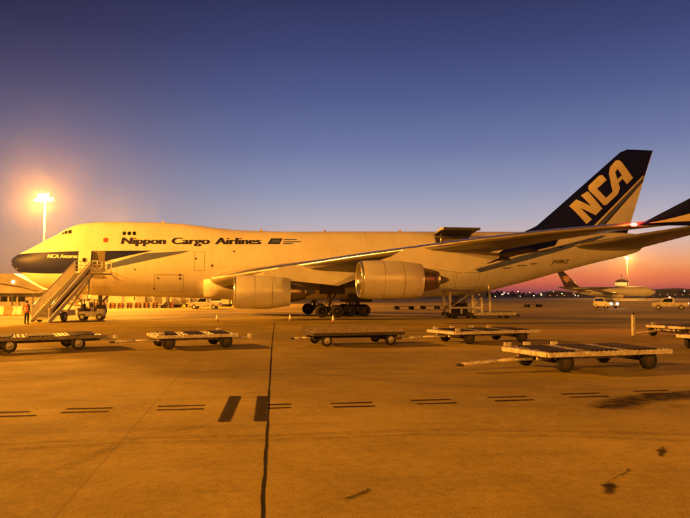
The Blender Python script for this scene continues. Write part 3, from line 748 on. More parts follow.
f_ = put('roller', 'roller dolly cut by the right edge with its tow bar raised upright', (684, 338, 746, 336), 5.0, stops=((-2.1, 1.1),))
q = Matrix.Rotation(-f_.rotation_euler.z, 3, 'Z') @ (gnd(633.5, 337) - f_.location)
MB().box((q.x, q.y, .62), (.16, .12, 1.1), bev=.03).tube((q.x, q.y, .2), (-2.4, q.y * .3, .35), .05).build('tow_bar', M['frame_white'], f_)
MB().box((q.x, q.y, 1.22), (.14, .1, .12), bev=.02).build('hitch_ring', M['frame_dark'], f_)
put('roller', 'dolly corner just entering at the right edge behind the nearest dolly', (733, 352.5, 800, 350), 4.6)
# upright lever on the loader dolly
# loose pale bar
# ============================================================ PASSENGER STAIRS
P0 = Vector((-24.15, 53.9, 0)); P1 = Vector((-23.9, 61.7, 0)); dS = (P1 - P0); run = dS.length; rzS = math.atan2(dS.y, dS.x)
stt = thing('passenger_stairs', 'white truck-mounted passenger stairs raised to the forward door', 'stairs', P0, rzS)
Wd = 1.35; H = 4.2; nst = 22
t_ = MB()
for k in range(nst):
    x = run * (k + .5) / nst; z = .25 + (H - .25) * (k + 1) / nst
    t_.box((x, 0, z - .02), (run / nst + .03, Wd, .04)); t_.box((x - run / nst / 2, 0, z - (H / nst) / 2), (.02, Wd, H / nst))
t_.build('steps', M['tread'], stt)
for sd in (-1, 1):
    y = sd * (Wd / 2 + .05)
    s_ = MB().prism([(-.25, y - .04, .05), (.3, y - .04, .05), (run, y - .04, H - .35), (run, y - .04, H + .05), (0, y - .04, .35), (-.25, y - .04, .25)], (0, .08, 0))
    s_.build('stringer', M['stair'], stt)
    b_ = MB().prism([(-.15, y - .03, .36), (run, y - .03, H + .1), (run, y - .03, H + (1.05 if sd > 0 else .98)), (.25, y - .03, 1.3 if sd > 0 else 1.2), (-.15, y - .03, 1.05)], (0, .06, 0))
    b_.build('balustrade', M['stair'] if sd > 0 else M['stair'], stt)
    MB().path([(-.2, y, 1.1), (.25, y, 1.36), (run, y, H + 1.1)], .05).build('handrail', M['alu'], stt)
    if sd < 0:
        MB().prism([(.4, y - .045, .66), (run - .2, y - .045, H + .08), (run - .2, y - .045, H + .42), (.4, y - .045, .98)], (0, .012, 0)).build('tinted_panel', M['glass'], stt)
pf = MB().box((run + 1.2, -.5, H - .06), (2.4, 2.6, .12)); pf.build('platform', M['tread'], stt)
rl_ = MB()
for y in (.75, -1.75):
    if y < 0: rl_.build('platform_rail', M['stair'], stt); rl_ = MB()
    for x in (run + .05, run + 1.2, run + 2.3): rl_.tube((x, y, H), (x, y, H + 1.1), .035)
    for z in (.4, .75, 1.1): rl_.tube((run + .05, y, H + z), (run + 2.3, y, H + z), .03)
for z in (.4, .75, 1.1): rl_.tube((run + .05, -.8, H + z), (run + .05, -1.75, H + z), .03)
for y in (-.85, -1.3): rl_.tube((run + .05, y, H), (run + .05, y, H + 1.1), .035)
rl_.build('platform_rail', M['stair'], stt)
pn = MB().box((run + .0, -1.28, H + .3), (.03, .86, .5)); pn.build('kick_panel', M['frame_white'], stt)
sup = MB()
for sd in (-1, 1):
    sup.tube((run * .45, sd * .55, .8), (run + .9, sd * .6, H - .1), .07); sup.tube((run * .95, sd * .55, .8), (run + .1, sd * .6, H - .3), .08); sup.tube((run * .95, sd * .55, .8), (run * .62, sd * .6, H * .58), .06)
sup.tube((run * .8, -.5, 1.6), (run * .8, .5, 1.6), .06)
sup.build('support_frame', M['frame_white'], stt)
ch = MB().box((4.6, 0, .62), (6.4, 1.2, .22), bev=.03); ch.box((3.2, -.8, .72), (1.6, .5, .5), bev=.06); ch.box((5.2, -.75, .78), (1.3, .55, .6), bev=.06); ch.box((7.0, .3, .95), (1.0, 1.5, .8), bev=.08); ch.build('chassis', M['stair'], stt)
cab = MB().box((7.6, -.45, 1.1), (1.1, 1.0, 1.0), bev=.1); cab.build('cab', M['stair'], stt); MB().box((7.6, -.965, 1.3), (.7, .03, .4)).build('window', M['glass'], stt)
for x in (1.9, 6.2):
    for sd in (-1, 1): add_wheel(stt, x, sd * 1.02, .42, .28, M['frame_white'])
# tug parked behind the stairs
tg = thing('baggage_tug', 'small tug with dark engine gear standing behind the stairs under the nose', 'tug', gnd(92, 320.3), R(8)); tg.scale = (.85, .85, .9)
MB().box((0, 0, .62), (2.5, 1.3, .5), bev=.08).box((.9, 0, .98), (.7, 1.2, .3), bev=.06).build('body', M['frame_white'], tg)
cg = MB()
for x, y in ((-.9, -.55), (-.9, .55), (.35, -.55), (.35, .55)): cg.tube((x, y, .8), (x, y, 1.95), .045)
cg.box((-.28, 0, 1.98), (1.5, 1.3, .07), bev=.02); cg.build('roll_frame', M['frame_dark'], tg)
MB().box((-.5, 0, 1.0), (.5, .9, .25), bev=.05).box((-.78, 0, 1.35), (.12, .9, .5), bev=.04).build('seat', M['rubber'], tg)
eg = MB().box((1.0, 0, 1.25), (.6, .9, .35), bev=.08).tube((1.1, .3, 1.2), (1.1, .3, 2.1), .06).sphere((.75, -.4, 1.35), .22, 6); eg.build('engine', M['frame_dark'], tg)
for x in (-.85, .85):
    for sd in (-1, 1): add_wheel(tg, x, sd * .6, .34, .24, M['frame_white'])
# ============================================================ PERSON
def person(loc, rz):
    vs = [(0, 0, .93), (0, 0, 1.12), (0, .01, 1.33), (0, .015, 1.47), (0, .01, 1.56), (0, -.01, 1.66), (0, -.01, 1.74),
          (-.1, 0, .88), (-.12, .0, .50), (-.135, .02, .09), (-.145, -.13, .04),
          (.1, 0, .88), (.12, -.01, .50), (.14, .02, .09), (.155, -.13, .04),
          (-.19, .01, 1.44), (-.25, .03, 1.16), (-.25, -.06, .93), (-.25, -.09, .86),
          (.19, .01, 1.44), (.25, .04, 1.17), (.235, -.03, .94), (.235, -.06, .87)]
    es = [(0, 1), (1, 2), (2, 3), (3, 4), (4, 5), (5, 6), (0, 7), (7, 8), (8, 9), (9, 10), (0, 11), (11, 12), (12, 13), (13, 14), (3, 15), (15, 16), (16, 17), (17, 18), (3, 19), (19, 20), (20, 21), (21, 22)]
    rad = [(.17, .12), (.15, .11), (.18, .125), (.12, .08), (.058, .058), (.085, .095), (.07, .08), (.1, .1), (.075, .075), (.05, .05), (.045, .035), (.1, .1), (.075, .075), (.05, .05), (.045, .035), (.068, .068), (.05, .05), (.038, .038), (.032, .024), (.068, .068), (.05, .05), (.038, .038), (.032, .024)]
    for side, hi, sg in ((-1, 18, -1), (1, 22, 1)):
        base = Vector(vs[hi])
        for k in range(4):
            o = Vector((sg * .004, -.03 + .019 * k, -.02)); i = len(vs)
            vs.append(tuple(base + o)); es.append((hi, i)); rad.append((.0095, .0095))
            vs.append(tuple(base + o + Vector((0, -.005, -.05 - .008 * (1.5 - abs(k - 1.5)))))); es.append((i, i + 1)); rad.append((.009, .009))
            vs.append(tuple(base + o + Vector((-sg * .012, -.008, -.085 - .01 * (1.5 - abs(k - 1.5)))))); es.append((i + 1, i + 2)); rad.append((.007, .007))
        i = len(vs); vs.append(tuple(base + Vector((0, -.045, -.005)))); es.append((hi, i)); rad.append((.011, .011)); vs.append(tuple(base + Vector((-sg * .005, -.062, -.045)))); es.append((i, i + 1)); rad.append((.008, .008))
    me = bpy.data.meshes.new('person'); me.from_pydata(vs, es, []); o = bpy.data.objects.new('person', me); col.objects.link(o)
    sk = o.modifiers.new('s', 'SKIN'); sk.use_smooth_shade = True
    for i, r in enumerate(rad): me.skin_vertices[0].data[i].radius = r
    me.skin_vertices[0].data[0].use_root = True
    ss_ = o.modifiers.new('u', 'SUBSURF'); ss_.levels = ss_.render_levels = 1
    dg = bpy.context.evaluated_depsgraph_get(); m2 = bpy.data.meshes.new_from_object(o.evaluated_get(dg)); bpy.data.objects.remove(o)
    m2.materials.clear()
    for m in (M['skin'], M['cloth'], M['rubber']): m2.materials.append(m)
    for p in m2.polygons:
        c = p.center
        p.use_smooth = True
        p.material_index = 2 if c.z < .11 else 1 if (c.z < 1.02 and abs(c.x) < .205) else 1 if (1.0 < c.z < 1.52) else 0
        if c.z > .9 and c.z < 1.5 and abs(c.x) > .2: p.material_index = 1 if c.z > .93 else 0
    body = bpy.data.objects.new('person', m2); col.objects.link(body); body.location = loc; body.rotation_euler = (0, 0, rz)
    tag(body, 'worker in orange hi-vis vest and dark trousers standing at the foot of the stairs', 'person')
    v = MB(); rg = []
    for z, a, b in ((.90, .185, .14), (1.02, .185, .14), (1.2, .195, .15), (1.36, .205, .15), (1.45, .18, .12), (1.5, .11, .09)):
        rg.append([Vector((a * math.cos(2*PI*k/24), .008 + b * math.sin(2*PI*k/24), z)) for k in range(24)])
    v.loft(rg, cap0=False, cap1=False); vest = v.build('vest', M['hivis'], body)
    tp = MB()
    for z in (1.04, 1.2):
        rg = [[Vector(((.192 + .006 * (z > 1.1)) * 1.01 * math.cos(2*PI*k/24), .008 + .152 * math.sin(2*PI*k/24), zz)) for k in range(24)] for zz in (z, z + .05)]; tp.loft(rg, cap0=False, cap1=False)
    tp.build('reflective_tape', M['reflect'], vest)
    h = MB(); h.sphere((0, .012, 1.70), .108, 8, sy=1.05, sz=1.0); hm = h.build('hair', M['hair'], body)
    bm = bmesh.new(); bm.from_mesh(hm.data); bmesh.ops.bisect_plane(bm, geom=bm.verts[:]+bm.edges[:]+bm.faces[:], plane_co=(0, -.02, 1.66), plane_no=(0, .6, .8), clear_inner=True); bm.to_mesh(hm.data); bm.free()
    fc = MB().sphere((-.035, -.098, 1.70), .013, 5).sphere((.035, -.098, 1.70), .013, 5); fc.build('eyes', M['hair'], body)
    MB().add([(-.016, -.092, 1.655), (.016, -.092, 1.655), (0, -.095, 1.70), (0, -.122, 1.662)], [(0, 1, 3), (0, 3, 2), (1, 2, 3)]).build('nose', M['skin'], body)
    MB().box((0, -.09, 1.63), (.045, .01, .008)).build('mouth', M['red'], body)
    for sd in (-1, 1): MB().sphere((sd * .098, 0, 1.68), .03, 5, sx=.4).build('ear', M['skin'], body)
    return body
person(gnd(26.5, 324.6), R(165))
# ============================================================ CARGO LOADER under the aft hold
Dl = 61.5
q = gnd(447, 318.2); lo = thing('cargo_loader', 'scissor cargo loader with gantry frame and tall post under the aft hold', 'loader', (q.x, q.y, 0), R(8))
sc_ = q.y / F
ch = MB().box((1.4, .0, .38), (3.3, 2.0, .35), bev=.04).box((4.6, 0, .28), (4.4, 2.0, .2), bev=.03); ch.build('chassis', M['frame_dark'], lo)
MB().box((4.4, -1.03, .42), (4.2, .06, .3), bev=.01).build('side_panel', M['frame_white'], lo)
gf = MB()
for y in (-.95, .95):
    for x in (0, 2.2, 3.1): gf.box((x, y, 1.55 if x < 3 else 1.2), (.22, .2, 2.1 if x < 3 else 1.4), bev=.02)
    gf.box((1.1, y, 2.62), (2.7, .2, .2), bev=.02); gf.box((1.5, y, 1.0), (3.2, .16, .18), bev=.02); gf.box((1.1, y, .7), (.2, .16, .5)); gf.tube((0, y, 1.0), (2.2, y, 2.5), .05)
gf.box((0, 0, 2.62), (.12, 1.9, .12)); gf.box((2.2, 0, 2.62), (.12, 1.9, .12)); gf.tube((2.2, -.95, 1.1), (3.1, -.95, 2.0), .05)
gf.build('gantry', M['stair'], lo)
mc = MB()
mc.box((1.1, 0, 1.0), (1.5, 1.3, .9), bev=.1)
for k in range(6): mc.tube((.4 + .25 * k, -.7, .7 + .1 * k), (.8 + .2 * k, .6, 2.2 - .1 * k), .05)
for j in range(3):
    for k in range(16):
        a, b = 2*PI*k/16, 2*PI*(k+1)/16; r_ = .38 + .1*j; mc.tube((1.15 + r_*math.cos(a), -.72 - .04*j, 1.65 + r_*math.sin(a)), (1.15 + r_*math.cos(b), -.72 - .04*j, 1.65 + r_*math.sin(b)), .035, n=6)
mc.build('machinery', M['frame_dark'], lo)
MB().box((3.9, -.95, 1.6), (.2, .2, 2.4), bev=.02).build('post', M['stair'], lo); MB().lathe([(2.78, .05), (2.82, .16), (2.98, .18), (3.12, .08), (3.2, .03)], (3.9, -.95, 0), 'z', 12, cap1=True).build('lamp', M['frame_white'], lo)
dk = MB().box((4.9, 0, .52), (3.4, 1.9, .08)); 
for k in range(16): dk.tube((3.4 + .2 * k, -.85, .6), (3.4 + .2 * k, .85, .6), .035, n=6)
dk.build('roller_deck', M['steel'], lo)
for x in (.5, 2.4, 5.6):
    for sd in (-1, 1): add_wheel(lo, x, sd * .85, .26, .22, M['frame_dark'])
for xp, yp, lb in ((404, 309.6, 'empty dark flatbed trailer beyond the outboard engine'), (430, 309.3, 'second dark flatbed trailer left of the loader gantry'), (533, 307.2, 'dark flatbed trailer right of the loader, far out on the apron')):
    q = gnd(xp, yp); t = thing('flatbed_trailer', lb, 'trailer', (q.x, q.y, 0), R(4), 'distant flatbed trailers'); t.scale = (1, 1, .7)
    MB().box((0, 0, .75), (3.4, 2.0, .14), bev=.02).build('deck', M['frame_dark'], t)
    for x in (-1.1, 1.1):
        for sd in (-1, 1): add_wheel(t, x, sd * .8, .33, .22, M['frame_dark'])
# ============================================================ VEHICLES
def vehicle(name, label, cat, loc, rz, kind='suv', paint=None, group=None, lights=False, beacon=False):
    t = thing(name, label, cat, loc, rz, group); paint = paint or M['frame_white']
    if kind == 'suv': prof = [(-2.2, .4), (-2.25, .95), (-2.1, 1.1), (-1.95, 1.7), (-1.7, 1.8), (.2, 1.8), (.5, 1.72), (1.15, 1.12), (2.05, 1.0), (2.2, .85), (2.22, .4)]; glass = [(-1.85, 1.15), (-1.75, 1.62), (.3, 1.66), (.95, 1.15)]; W = 1.8; wb = 1.35; r = .36
    elif kind == 'pickup': prof = [(-2.5, .5), (-2.5, 1.05), (-.6, 1.05), (-.55, 1.7), (-.4, 1.78), (.6, 1.78), (.8, 1.7), (1.3, 1.12), (2.3, 1.02), (2.45, .85), (2.45, .45)]; glass = [(-.4, 1.15), (-.38, 1.62), (.62, 1.64), (1.1, 1.15)]; W = 1.8; wb = 1.55; r = .37
    elif kind == 'van': prof = [(-2.5, .4), (-2.55, 2.0), (-2.4, 2.15), (1.3, 2.15), (1.55, 2.05), (2.1, 1.25), (2.5, 1.05), (2.6, .4)]; glass = [(.4, 1.25), (.4, 1.85), (1.4, 1.88), (1.85, 1.25)]; W = 1.95; wb = 1.6; r = .35
    else: prof = [(-3.4, .75), (-3.4, 3.0), (.9, 3.0), (.9, .75)]; glass = [(1.4, 1.7), (1.4, 2.3), (2.3, 2.3), (2.5, 1.7)]; W = 2.2; wb = 2.1; r = .45
    n = len(prof); bm = bmesh.new(); tum = .12
    vs = [[bm.verts.new((x, sd * (W / 2 - (max(0, z - 1.05) * .16 if kind in ('suv', 'pickup') else max(0, z - 1) * .04)), z)) for x, z in prof] for sd in (-1, 1)]
    bm.faces.new(vs[0]); bm.faces.new(vs[1][::-1])
    for k in range(n): bm.faces.new((vs[0][k], vs[1][k], vs[1][(k+1) % n], vs[0][(k+1) % n]))
    bmesh.ops.recalc_face_normals(bm, faces=bm.faces[:]); bmesh.ops.bevel(bm, geom=bm.edges[:], offset=.05, segments=2, affect='EDGES')
    me = bpy.data.meshes.new('body'); bm.to_mesh(me); bm.free(); me.materials.append(paint)
    body = bpy.data.objects.new('body', me); col.objects.link(body); body.parent = t
    if kind == 'truck':
        MB().prism([(1.05, -W/2 + .05, .6), (1.05, -W/2 + .05, 2.4), (2.2, -W/2 + .05, 2.45), (2.6, -W/2 + .05, 1.6), (2.7, -W/2 + .05, .6)], (0, W - .1, 0)).build('cab', paint, t)
    for sd in (-1, 1):
        zz = lambda z: sd * (W / 2 + .012 - (max(0, z - 1.05) * .16 if kind in ('suv', 'pickup') else max(0, z - 1) * .04 if kind == 'van' else .05))
        MB().add([(x, zz(z), z) for x, z in glass], [(0, 1, 2, 3)]).build('side_window', M['glass'], t)
    x0, z0 = glass[3]; x1, z1 = glass[2]
    MB().add([(x0 + .17, -W/2 + .15, z0 + .03), (x0 + .17, W/2 - .15, z0 + .03), (x1 + .17, W/2 - .22, z1 + .0), (x1 + .17, -W/2 + .22, z1 + .0)], [(0, 1, 2, 3)]).build('windscreen', M['glass'], t)
    for x in (-wb, wb):
        for sd in (-1, 1): add_wheel(t, x, sd * (W / 2 - .1), r, .24, M['steel'])
    fx = prof[-1][0] + .04 if kind != 'truck' else 2.72
    for sd in (-1, 1):
        MB().sphere((fx - .03, sd * (W / 2 - .3), .8), .11 if not lights else .15, 6, sx=.4).build('headlamp', M['head'] if lights else M['glass'], t)
        MB().box((prof[0][0] - .02, sd * (W / 2 - .2), .95), (.05, .15, .2)).build('tail_lamp', M['beacon'] if beacon else M['red'], t)
    if beacon:
        MB().box((0, 0, 1.86), (.25, 1.0, .12), bev=.03).build('light_bar', M['beacon'], t)
    return t
vehicle('car', 'pale car driving towards the viewer with both headlamps lit', 'car', gnd(606, 308.3), R(-76), 'suv', M['concrete_wall'], lights=True)
vehicle('pickup_truck', 'white pickup with a red light bar at the right edge', 'pickup', gnd(670, 309.6), R(152), 'pickup', M['frame_white'], beacon=True)
vehicle('pickup_truck', 'pale pickup parked left of the inboard engine, in front of the distant vehicles', 'pickup', gnd(205, 309), R(176), 'pickup', M['frame_white'])
# distant parked vehicles under the fuselage
grp = 'distant vehicles parked behind the fuselage'
protos = {k: None for k in ('van', 'truck', 'suv')}
rnd = random.Random(3)
kinds = ['van', 'truck', 'suv', 'van', 'suv', 'truck', 'van', 'suv']
seen = {}
for i in range(26):
    px = 100 + i * 5.6 + rnd.uniform(-1.5, 1.5); py = 304.6 + rnd.uniform(-1.2, 1.2) if i % 3 else 306.5
    k = kinds[(i * 3 + i // 4) % 8]
    rz = R(rnd.choice((0, 180, 90, -90, 160)) + rnd.uniform(-12, 12))
    lab = {'van': 'pale van parked in the distant row seen beneath the fuselage', 'truck': 'box truck parked in the distant row seen beneath the fuselage', 'suv': 'pale car parked in the distant row seen beneath the fuselage'}[k]
    if protos[k] is None:
        protos[k] = vehicle('parked_' + k.replace('suv', 'car'), lab, k.replace('suv', 'car'), gnd(px, py), rz, k, M['stair'], grp + ' (' + k.replace('suv', 'car') + 's)')
    else: place(copy_tree(protos[k]), gnd(px, py), rz)
def container():
    t = thing('cargo_container', 'pale air-cargo container in the rows beneath the fuselage', 'container', (0, 0, 0), 0, 'air-cargo containers in the distant rows')
    MB().prism([(-1.0, -.75, .5), (.7, -.75, .5), (1.2, -.75, 1.0), (1.2, -.75, 2.1), (-1.0, -.75, 2.1)], (0, 1.5, 0)).build('shell', M['alu_dull'], t)
    MB().add([(-.85, -.765, .65), (.6, -.765, .65), (.6, -.765, 1.95), (-.85, -.765, 1.95)], [(0, 1, 2, 3)]).build('curtain', M['curtain'], t)
    b = MB().box((0, 0, .42), (2.4, 1.6, .12))
    for x in (-.8, .8): b.tube((x, -.7, .2), (x, .7, .2), .2, n=12)
    b.build('trailer', M['frame_dark'], t); return t
M['alu_dull'] = mat('dull_container_aluminium', (.6, .58, .52), .5, .3, .15, 2)
M['curtain'] = mat('container_curtain', (.35, .3, .22), .8, 0, .25, 2)
ct0 = None; rnd = random.Random(21)
for i in range(34):
    px = 99 + i * 4.1 + rnd.uniform(-1.2, 1.2); py = rnd.choice((305.3, 306.6, 307.6)) + rnd.uniform(-.3, .3)
    if 188 < px < 222 and py > 306: py = 305.4
    o = ct0 if ct0 and i == 0 else (container() if ct0 is None else copy_tree(ct0))
    if ct0 is None: ct0 = o
    place(o, gnd(px, py), R(rnd.choice((0, 180, 90)) + rnd.uniform(-15, 15)))
# ---- barriers
def barrier(m):
    t = thing('traffic_barrier', 'x', 'barrier')
    MB().prism([(-.95, -.28, 0), (-.95, .28, 0), (-.95, .26, .22), (-.95, .1, .5), (-.95, .09, .95), (-.95, -.09, .95), (-.95, -.1, .5), (-.95, -.26, .22)], (1.9, 0, 0)).build('barrier_body', m, t)
    MB().box((-.5, 0, .02), (.3, .6, .04)).box((.5, 0, .02), (.3, .6, .04)).build('foot', M['rubber'], t)
    return t
pb = {0: barrier(M['orange']), 1: barrier(M['frame_white'])}; used = {0: False, 1: False}
labs = {0: 'orange water-filled barrier in the far line beneath the fuselage', 1: 'white water-filled barrier in the far line beneath the fuselage'}
for i in range(17):
    k = i % 2; o = pb[k] if not used[k] else copy_tree(pb[k]); used[k] = True
    q = gnd(99 + i * 4.3 + (i % 3) * .3, 308.6 - i * .06); place(o, (q.x, q.y, 0), R(4), labs[k], ('orange', 'white')[k] + ' barriers in the far line')
for i in range(7):
    k = i % 2; o = copy_tree(pb[k]); q = gnd(-26 + i * 10.2 if i < 5 else 19 + (i - 5) * 9, 315.4); q = gnd(-24 + i * 9.2, 314.8)
    place(o, (q.x, q.y, 0), R(2), ('orange', 'white')[k] + ' barrier standing before the left terminal building', ('orange', 'white')[k] + ' barriers before the left building')
# ============================================================ BUILDINGS
def slab(mb, xa, xb, y, z0, z1, d): mb.box(((xa + xb) / 2, y + d / 2, (z0 + z1) / 2), (xb - xa, d, z1 - z0))
DB = 112.0
def bx(px): return (px - 345) * DB / F
def bz(py): return CH + (295 - py) * DB / F
tb_ = thing('terminal_building', 'yellow-lit terminal with a low sloping roof behind the nose at the left edge', 'building', (bx(0), DB, 0))
X0 = bx(0)
gab = [(-40, 0, 2.75), (bx(43) - X0, 0, 2.75), (bx(22) - X0, 0, bz(286.5)), (-1.5, 0, bz(281.5)), (-40, 0, bz(280))]
MB().prism(gab, (0, 22, 0)).build('gable_wall', M['concrete_wall'], tb_)
rf = [(-40, -1.2, bz(280) + .05), (-1.5, -1.2, bz(281.5) + .05), (bx(22) - X0, -1.2, bz(286.5) + .05), (bx(46) - X0, -1.2, bz(292.5)), (bx(47) - X0, -1.2, bz(289.5)), (bx(22) - X0, -1.2, bz(276.5)), (bx(17) - X0, -1.2, bz(274)), (-40, -1.2, bz(272.5))]
MB().prism(rf, (0, 24, 0)).build('roof', M['roofing'], tb_)
w_ = MB(); slab(w_, -40, bx(40) - X0, 1.5, 0, 2.7, 20); w_.build('wall', M['concrete_wall'], tb_)
MB().box(((-40 + bx(43) - X0) / 2, -.3, 2.62), (bx(43) - X0 + 40, 1.2, .25)).build('canopy', M['concrete_wall'], tb_)
for k in range(9):
    MB().box((-9 + k * 1.5, 1.47, 1.5), (1.15, .08, .8)).build('window', M['glass'], tb_)
for k in range(8): MB().box((-18 + k * 3.4, -.6, 1.25), (.16, .16, 2.5)).build('column', M['pole'], tb_)
MB().sphere((bx(17) - X0, -1.35, bz(282)), .22, 8).build('wall_lamp', M['lamp_far'], tb_)
# long low building behind the far vehicles
lb_ = thing('cargo_shed', 'long low lit shed behind the parked vehicles under the fuselage', 'building', (-66, 172, 0))
MB().box((22, 6, 2.0), (50, 12, 4.0)).build('wall', M['roofing'], lb_)
MB().box((22, 5.5, 4.15), (52, 14, .3)).build('roof', M['roofing'], lb_)
for k in range(14): MB().box((0 + k * 3.4, -.04, 1.7), (2.4, .06, 2.6)).build('shutter', M['lit'] if k % 4 == 0 else M['concrete_wall'] if k % 2 else M['frame_dark'], lb_)
# control tower
q = at_depth(622, 296, 470); ct = thing('control_tower', 'dark slender control tower rising behind the parked jet', 'tower', (q.x, q.y, 0))
MB().lathe([(0, 2.2), (7, 1.8), (7, 3.6), (8.0, 4.4), (11.5, 4.6), (12.4, 3.6), (13.2, 1.4), (13.4, .3)], axis='z', n=10, smooth=False, cap1=True).build('shaft', M['brown'], ct)
MB().lathe([(8.6, 4.48), (10.8, 4.62)], axis='z', n=10, smooth=False).build('glazing', M['lit'], ct)
MB().tube((0, 0, 13), (0, 0, 17), .15).build('antenna', M['pole'], ct)
# ============================================================ SECOND AIRCRAFT
q = gnd(607, 299.3); D2 = 360.0
px0, px1 = 558, 657
nose2 = at_depth(656, 296, D2 - 6); tail2 = at_depth(563, 296, D2 + 6)
dv = Vector((tail2.x - nose2.x, tail2.y - nose2.y, 0)); L2 = dv.length
p2 = thing('cargo_jet', 'smaller brown-tailed twin-engined freighter parked far off at the right', 'aircraft', (nose2.x, nose2.y, 0), math.atan2(dv.y, dv.x))
def f2(s):
    u = s / L2
    t = interp([(0, 3.9), (.02, 4.9), (.06, 6.1), (.12, 6.5), (.8, 6.5), (1, 6.1)], u); b = interp([(0, 3.6), (.02, 2.7), (.06, 1.8), (.12, 1.5), (.62, 1.5), (.8, 2.7), (1, 5.5)], u)
    h = interp([(0, .1), (.02, 1.2), (.06, 2.1), (.12, 2.5), (.62, 2.5), (.85, 1.6), (1, .3)], u); c = (t + b) / 2
    return [Vector((s, h * math.cos(2*PI*k/28), c + (t - b) / 2 * math.sin(2*PI*k/28))) for k in range(28)]
fu2 = MB().loft([f2(L2 * u) for u in (.002, .01, .02, .035, .06, .09, .12, .2, .35, .5, .62, .68, .74, .8, .86, .92, .97, 1)]).build('fuselage', M['white'], p2)
B2 = bvh_of(fu2)
for sd in (-1, 1):
    decal_poly([(L2 * .12, 6.15), (L2 * .5, 5.6), (L2 * .68, 3.8), (L2 * .76, 2.6), (L2 * .99, 5.2), (L2 * .99, 6.4), (L2 * .5, 6.45), (L2 * .12, 6.4)], B2, 'livery', M['brown'], p2, step=1.2, off=.04, side=sd)
    decal_poly([(L2*.035, 5.2), (L2*.05, 5.15), (L2*.05, 4.6), (L2*.03, 4.6)], B2, 'cockpit_window', M['glass'], p2, step=.5, off=.04, side=sd)
ft = MB(); rg = []
for u in (0, .5, 1):
    l = L2 * .80 + u * 9.3; t_ = L2 * .975 + u * 4.4; z = 5.9 + u * 9.6; rg.append([Vector((l + x * (t_ - l), y * (t_ - l), z)) for x, y in airfoil(.09, 8)])
fin2 = ft.loft(rg).build('tail_fin', M['brown'], p2); B3 = bvh_of(fin2)
for sd in (-1, 1):
    l = L2 * .90
    decal_poly([(l + 1.4, 12.2), (l + 4.2, 12.6), (l + 4.4, 10.6), (l + 2.4, 8.6), (l + 1.0, 10.4)], B3, 'emblem', M['gold'], fin2, step=1, off=.04, side=sd)
for sd in (-1, 1):
    rg = []
    for u in (0, .35, 1):
        w = 2 + u * 22; l = L2 * .34 + u * 14.5; t_ = L2 * .34 + 10.5 + (u * 3 if u <= .35 else 1 + u * 7); z = 2.4 + u * 2.2
        rg.append([Vector((l + x * (t_ - l), sd * w, z + y * (t_ - l))) for x, y in airfoil(.11, 8)])
    MB().loft(rg).build('wing', M['wing'], p2)
    rg = []
    for u in (0, 1):
        w = .5 + u * 8.5; l = L2 * .87 + u * 6; t_ = L2 * .87 + 6 + u * 2.8; rg.append([Vector((l + x * (t_ - l), sd * w, 5.6 + u * .9 + y * (t_ - l))) for x, y in airfoil(.09, 8)])
    MB().loft(rg).build('tailplane', M['wing'], p2)
    e = MB().lathe([(.5, 1.0), (.05, 1.15), (0, 1.25), (.3, 1.38), (2, 1.42), (3.6, 1.2), (3.65, 1.0), (4.6, .7), (5.4, .3)], (L2 * .34 + 1.2, sd * 7.9, 1.75), n=20).build('engine', M['cowl'], p2)
    g_ = MB().tube((L2 * .52, sd * 4.6, .5), (L2 * .52, sd * 4.6, 2.6), .2)
    for x in (-.7, .7): g_.lathe([(-.25, .3), (-.25, .5), (.25, .5), (.25, .3)], (L2 * .52 + x, sd * 4.6, .52), 'y', 14)
    g_.build('landing_gear', M['rubber'], p2)
g_ = MB().tube((L2 * .1, 0, .4), (L2 * .1, 0, 2.2), .15).lathe([(-.3, .2), (-.3, .42), (.3, .42), (.3, .2)], (L2 * .1, 0, .43), 'y', 14); g_.build('landing_gear', M['rubber'], p2)
# ============================================================ LIGHT MASTS
def mast(loc, H, label, heads=8, power=0, rad=.5, col_=SOD, rz=0, spread=4.6, lensm='lamp', hs=1.0, rows=1, group='apron floodlight masts'):
    t = thing('floodlight_mast', label, 'light mast', loc, rz, group)
    MB().tube((0, 0, 0), (0, 0, H), .28, .14, 14).box((0, 0, .15), (1, 1, .3), bev=.05).build('pole', M['pole'], t)
    MB().box((0, 0, H - .1), (spread, .18, .18), bev=.02).box((0, 0, H - .75), (spread, .14, .14), bev=.02).box((0, .0, H - .4), (.2, .2, 1.2)).build('crossbar', M['pole'], t)
    for k in range(heads * rows):
        rw = k // heads; sp2 = spread * (1, .62, .4)[rw]
        x = -sp2 / 2 + .3 + (sp2 - .6) * (k % heads) / max(1, heads - 1); sd = -1
        rot = Matrix.Rotation(R(-38), 3, 'X'); c = Vector((x, -.38 - .05 * rw, H - .5 + (0, 1.0, -.95)[rw]))
        h = MB().box(c, (.46 * hs, .3 * hs, .62 * hs), rot=rot, bev=.04).build('floodlight', M['frame_dark'], t)
        MB().box(c + rot @ Vector((0, -.165 * hs, 0)), (.42 * hs, .02, .56 * hs), rot=rot).build('lens', M[lensm], h)
    if power:
        ld = bpy.data.lights.new('mast_light', 'POINT'); ld.energy = power; ld.color = col_; ld.shadow_soft_size = rad
        lo_ = bpy.data.objects.new('mast_light', ld); col.objects.link(lo_); lo_.parent = t; lo_.location = (0, -1.6, H - .9)
    return t
def mp(px, py, D): p = at_depth(px, py, D); return Vector((p.x, p.y, 0)), p.z
l1, h1 = mp(45, 200, 150)
mast(l1, h1 + .5, 'glaring sodium floodlight mast behind the nose at the left', 6, 620000, .9, rz=R(-12), spread=4.8, hs=1.1, rows=2)
mast((-62, 44, 0), 22, 'sodium floodlight mast left of the stairs, out of view', 8, 400000, .6, rz=R(60))
mast((-28, -48, 0), 26, 'sodium floodlight mast behind the viewer on the left', 8, 215000, .6, rz=R(170))
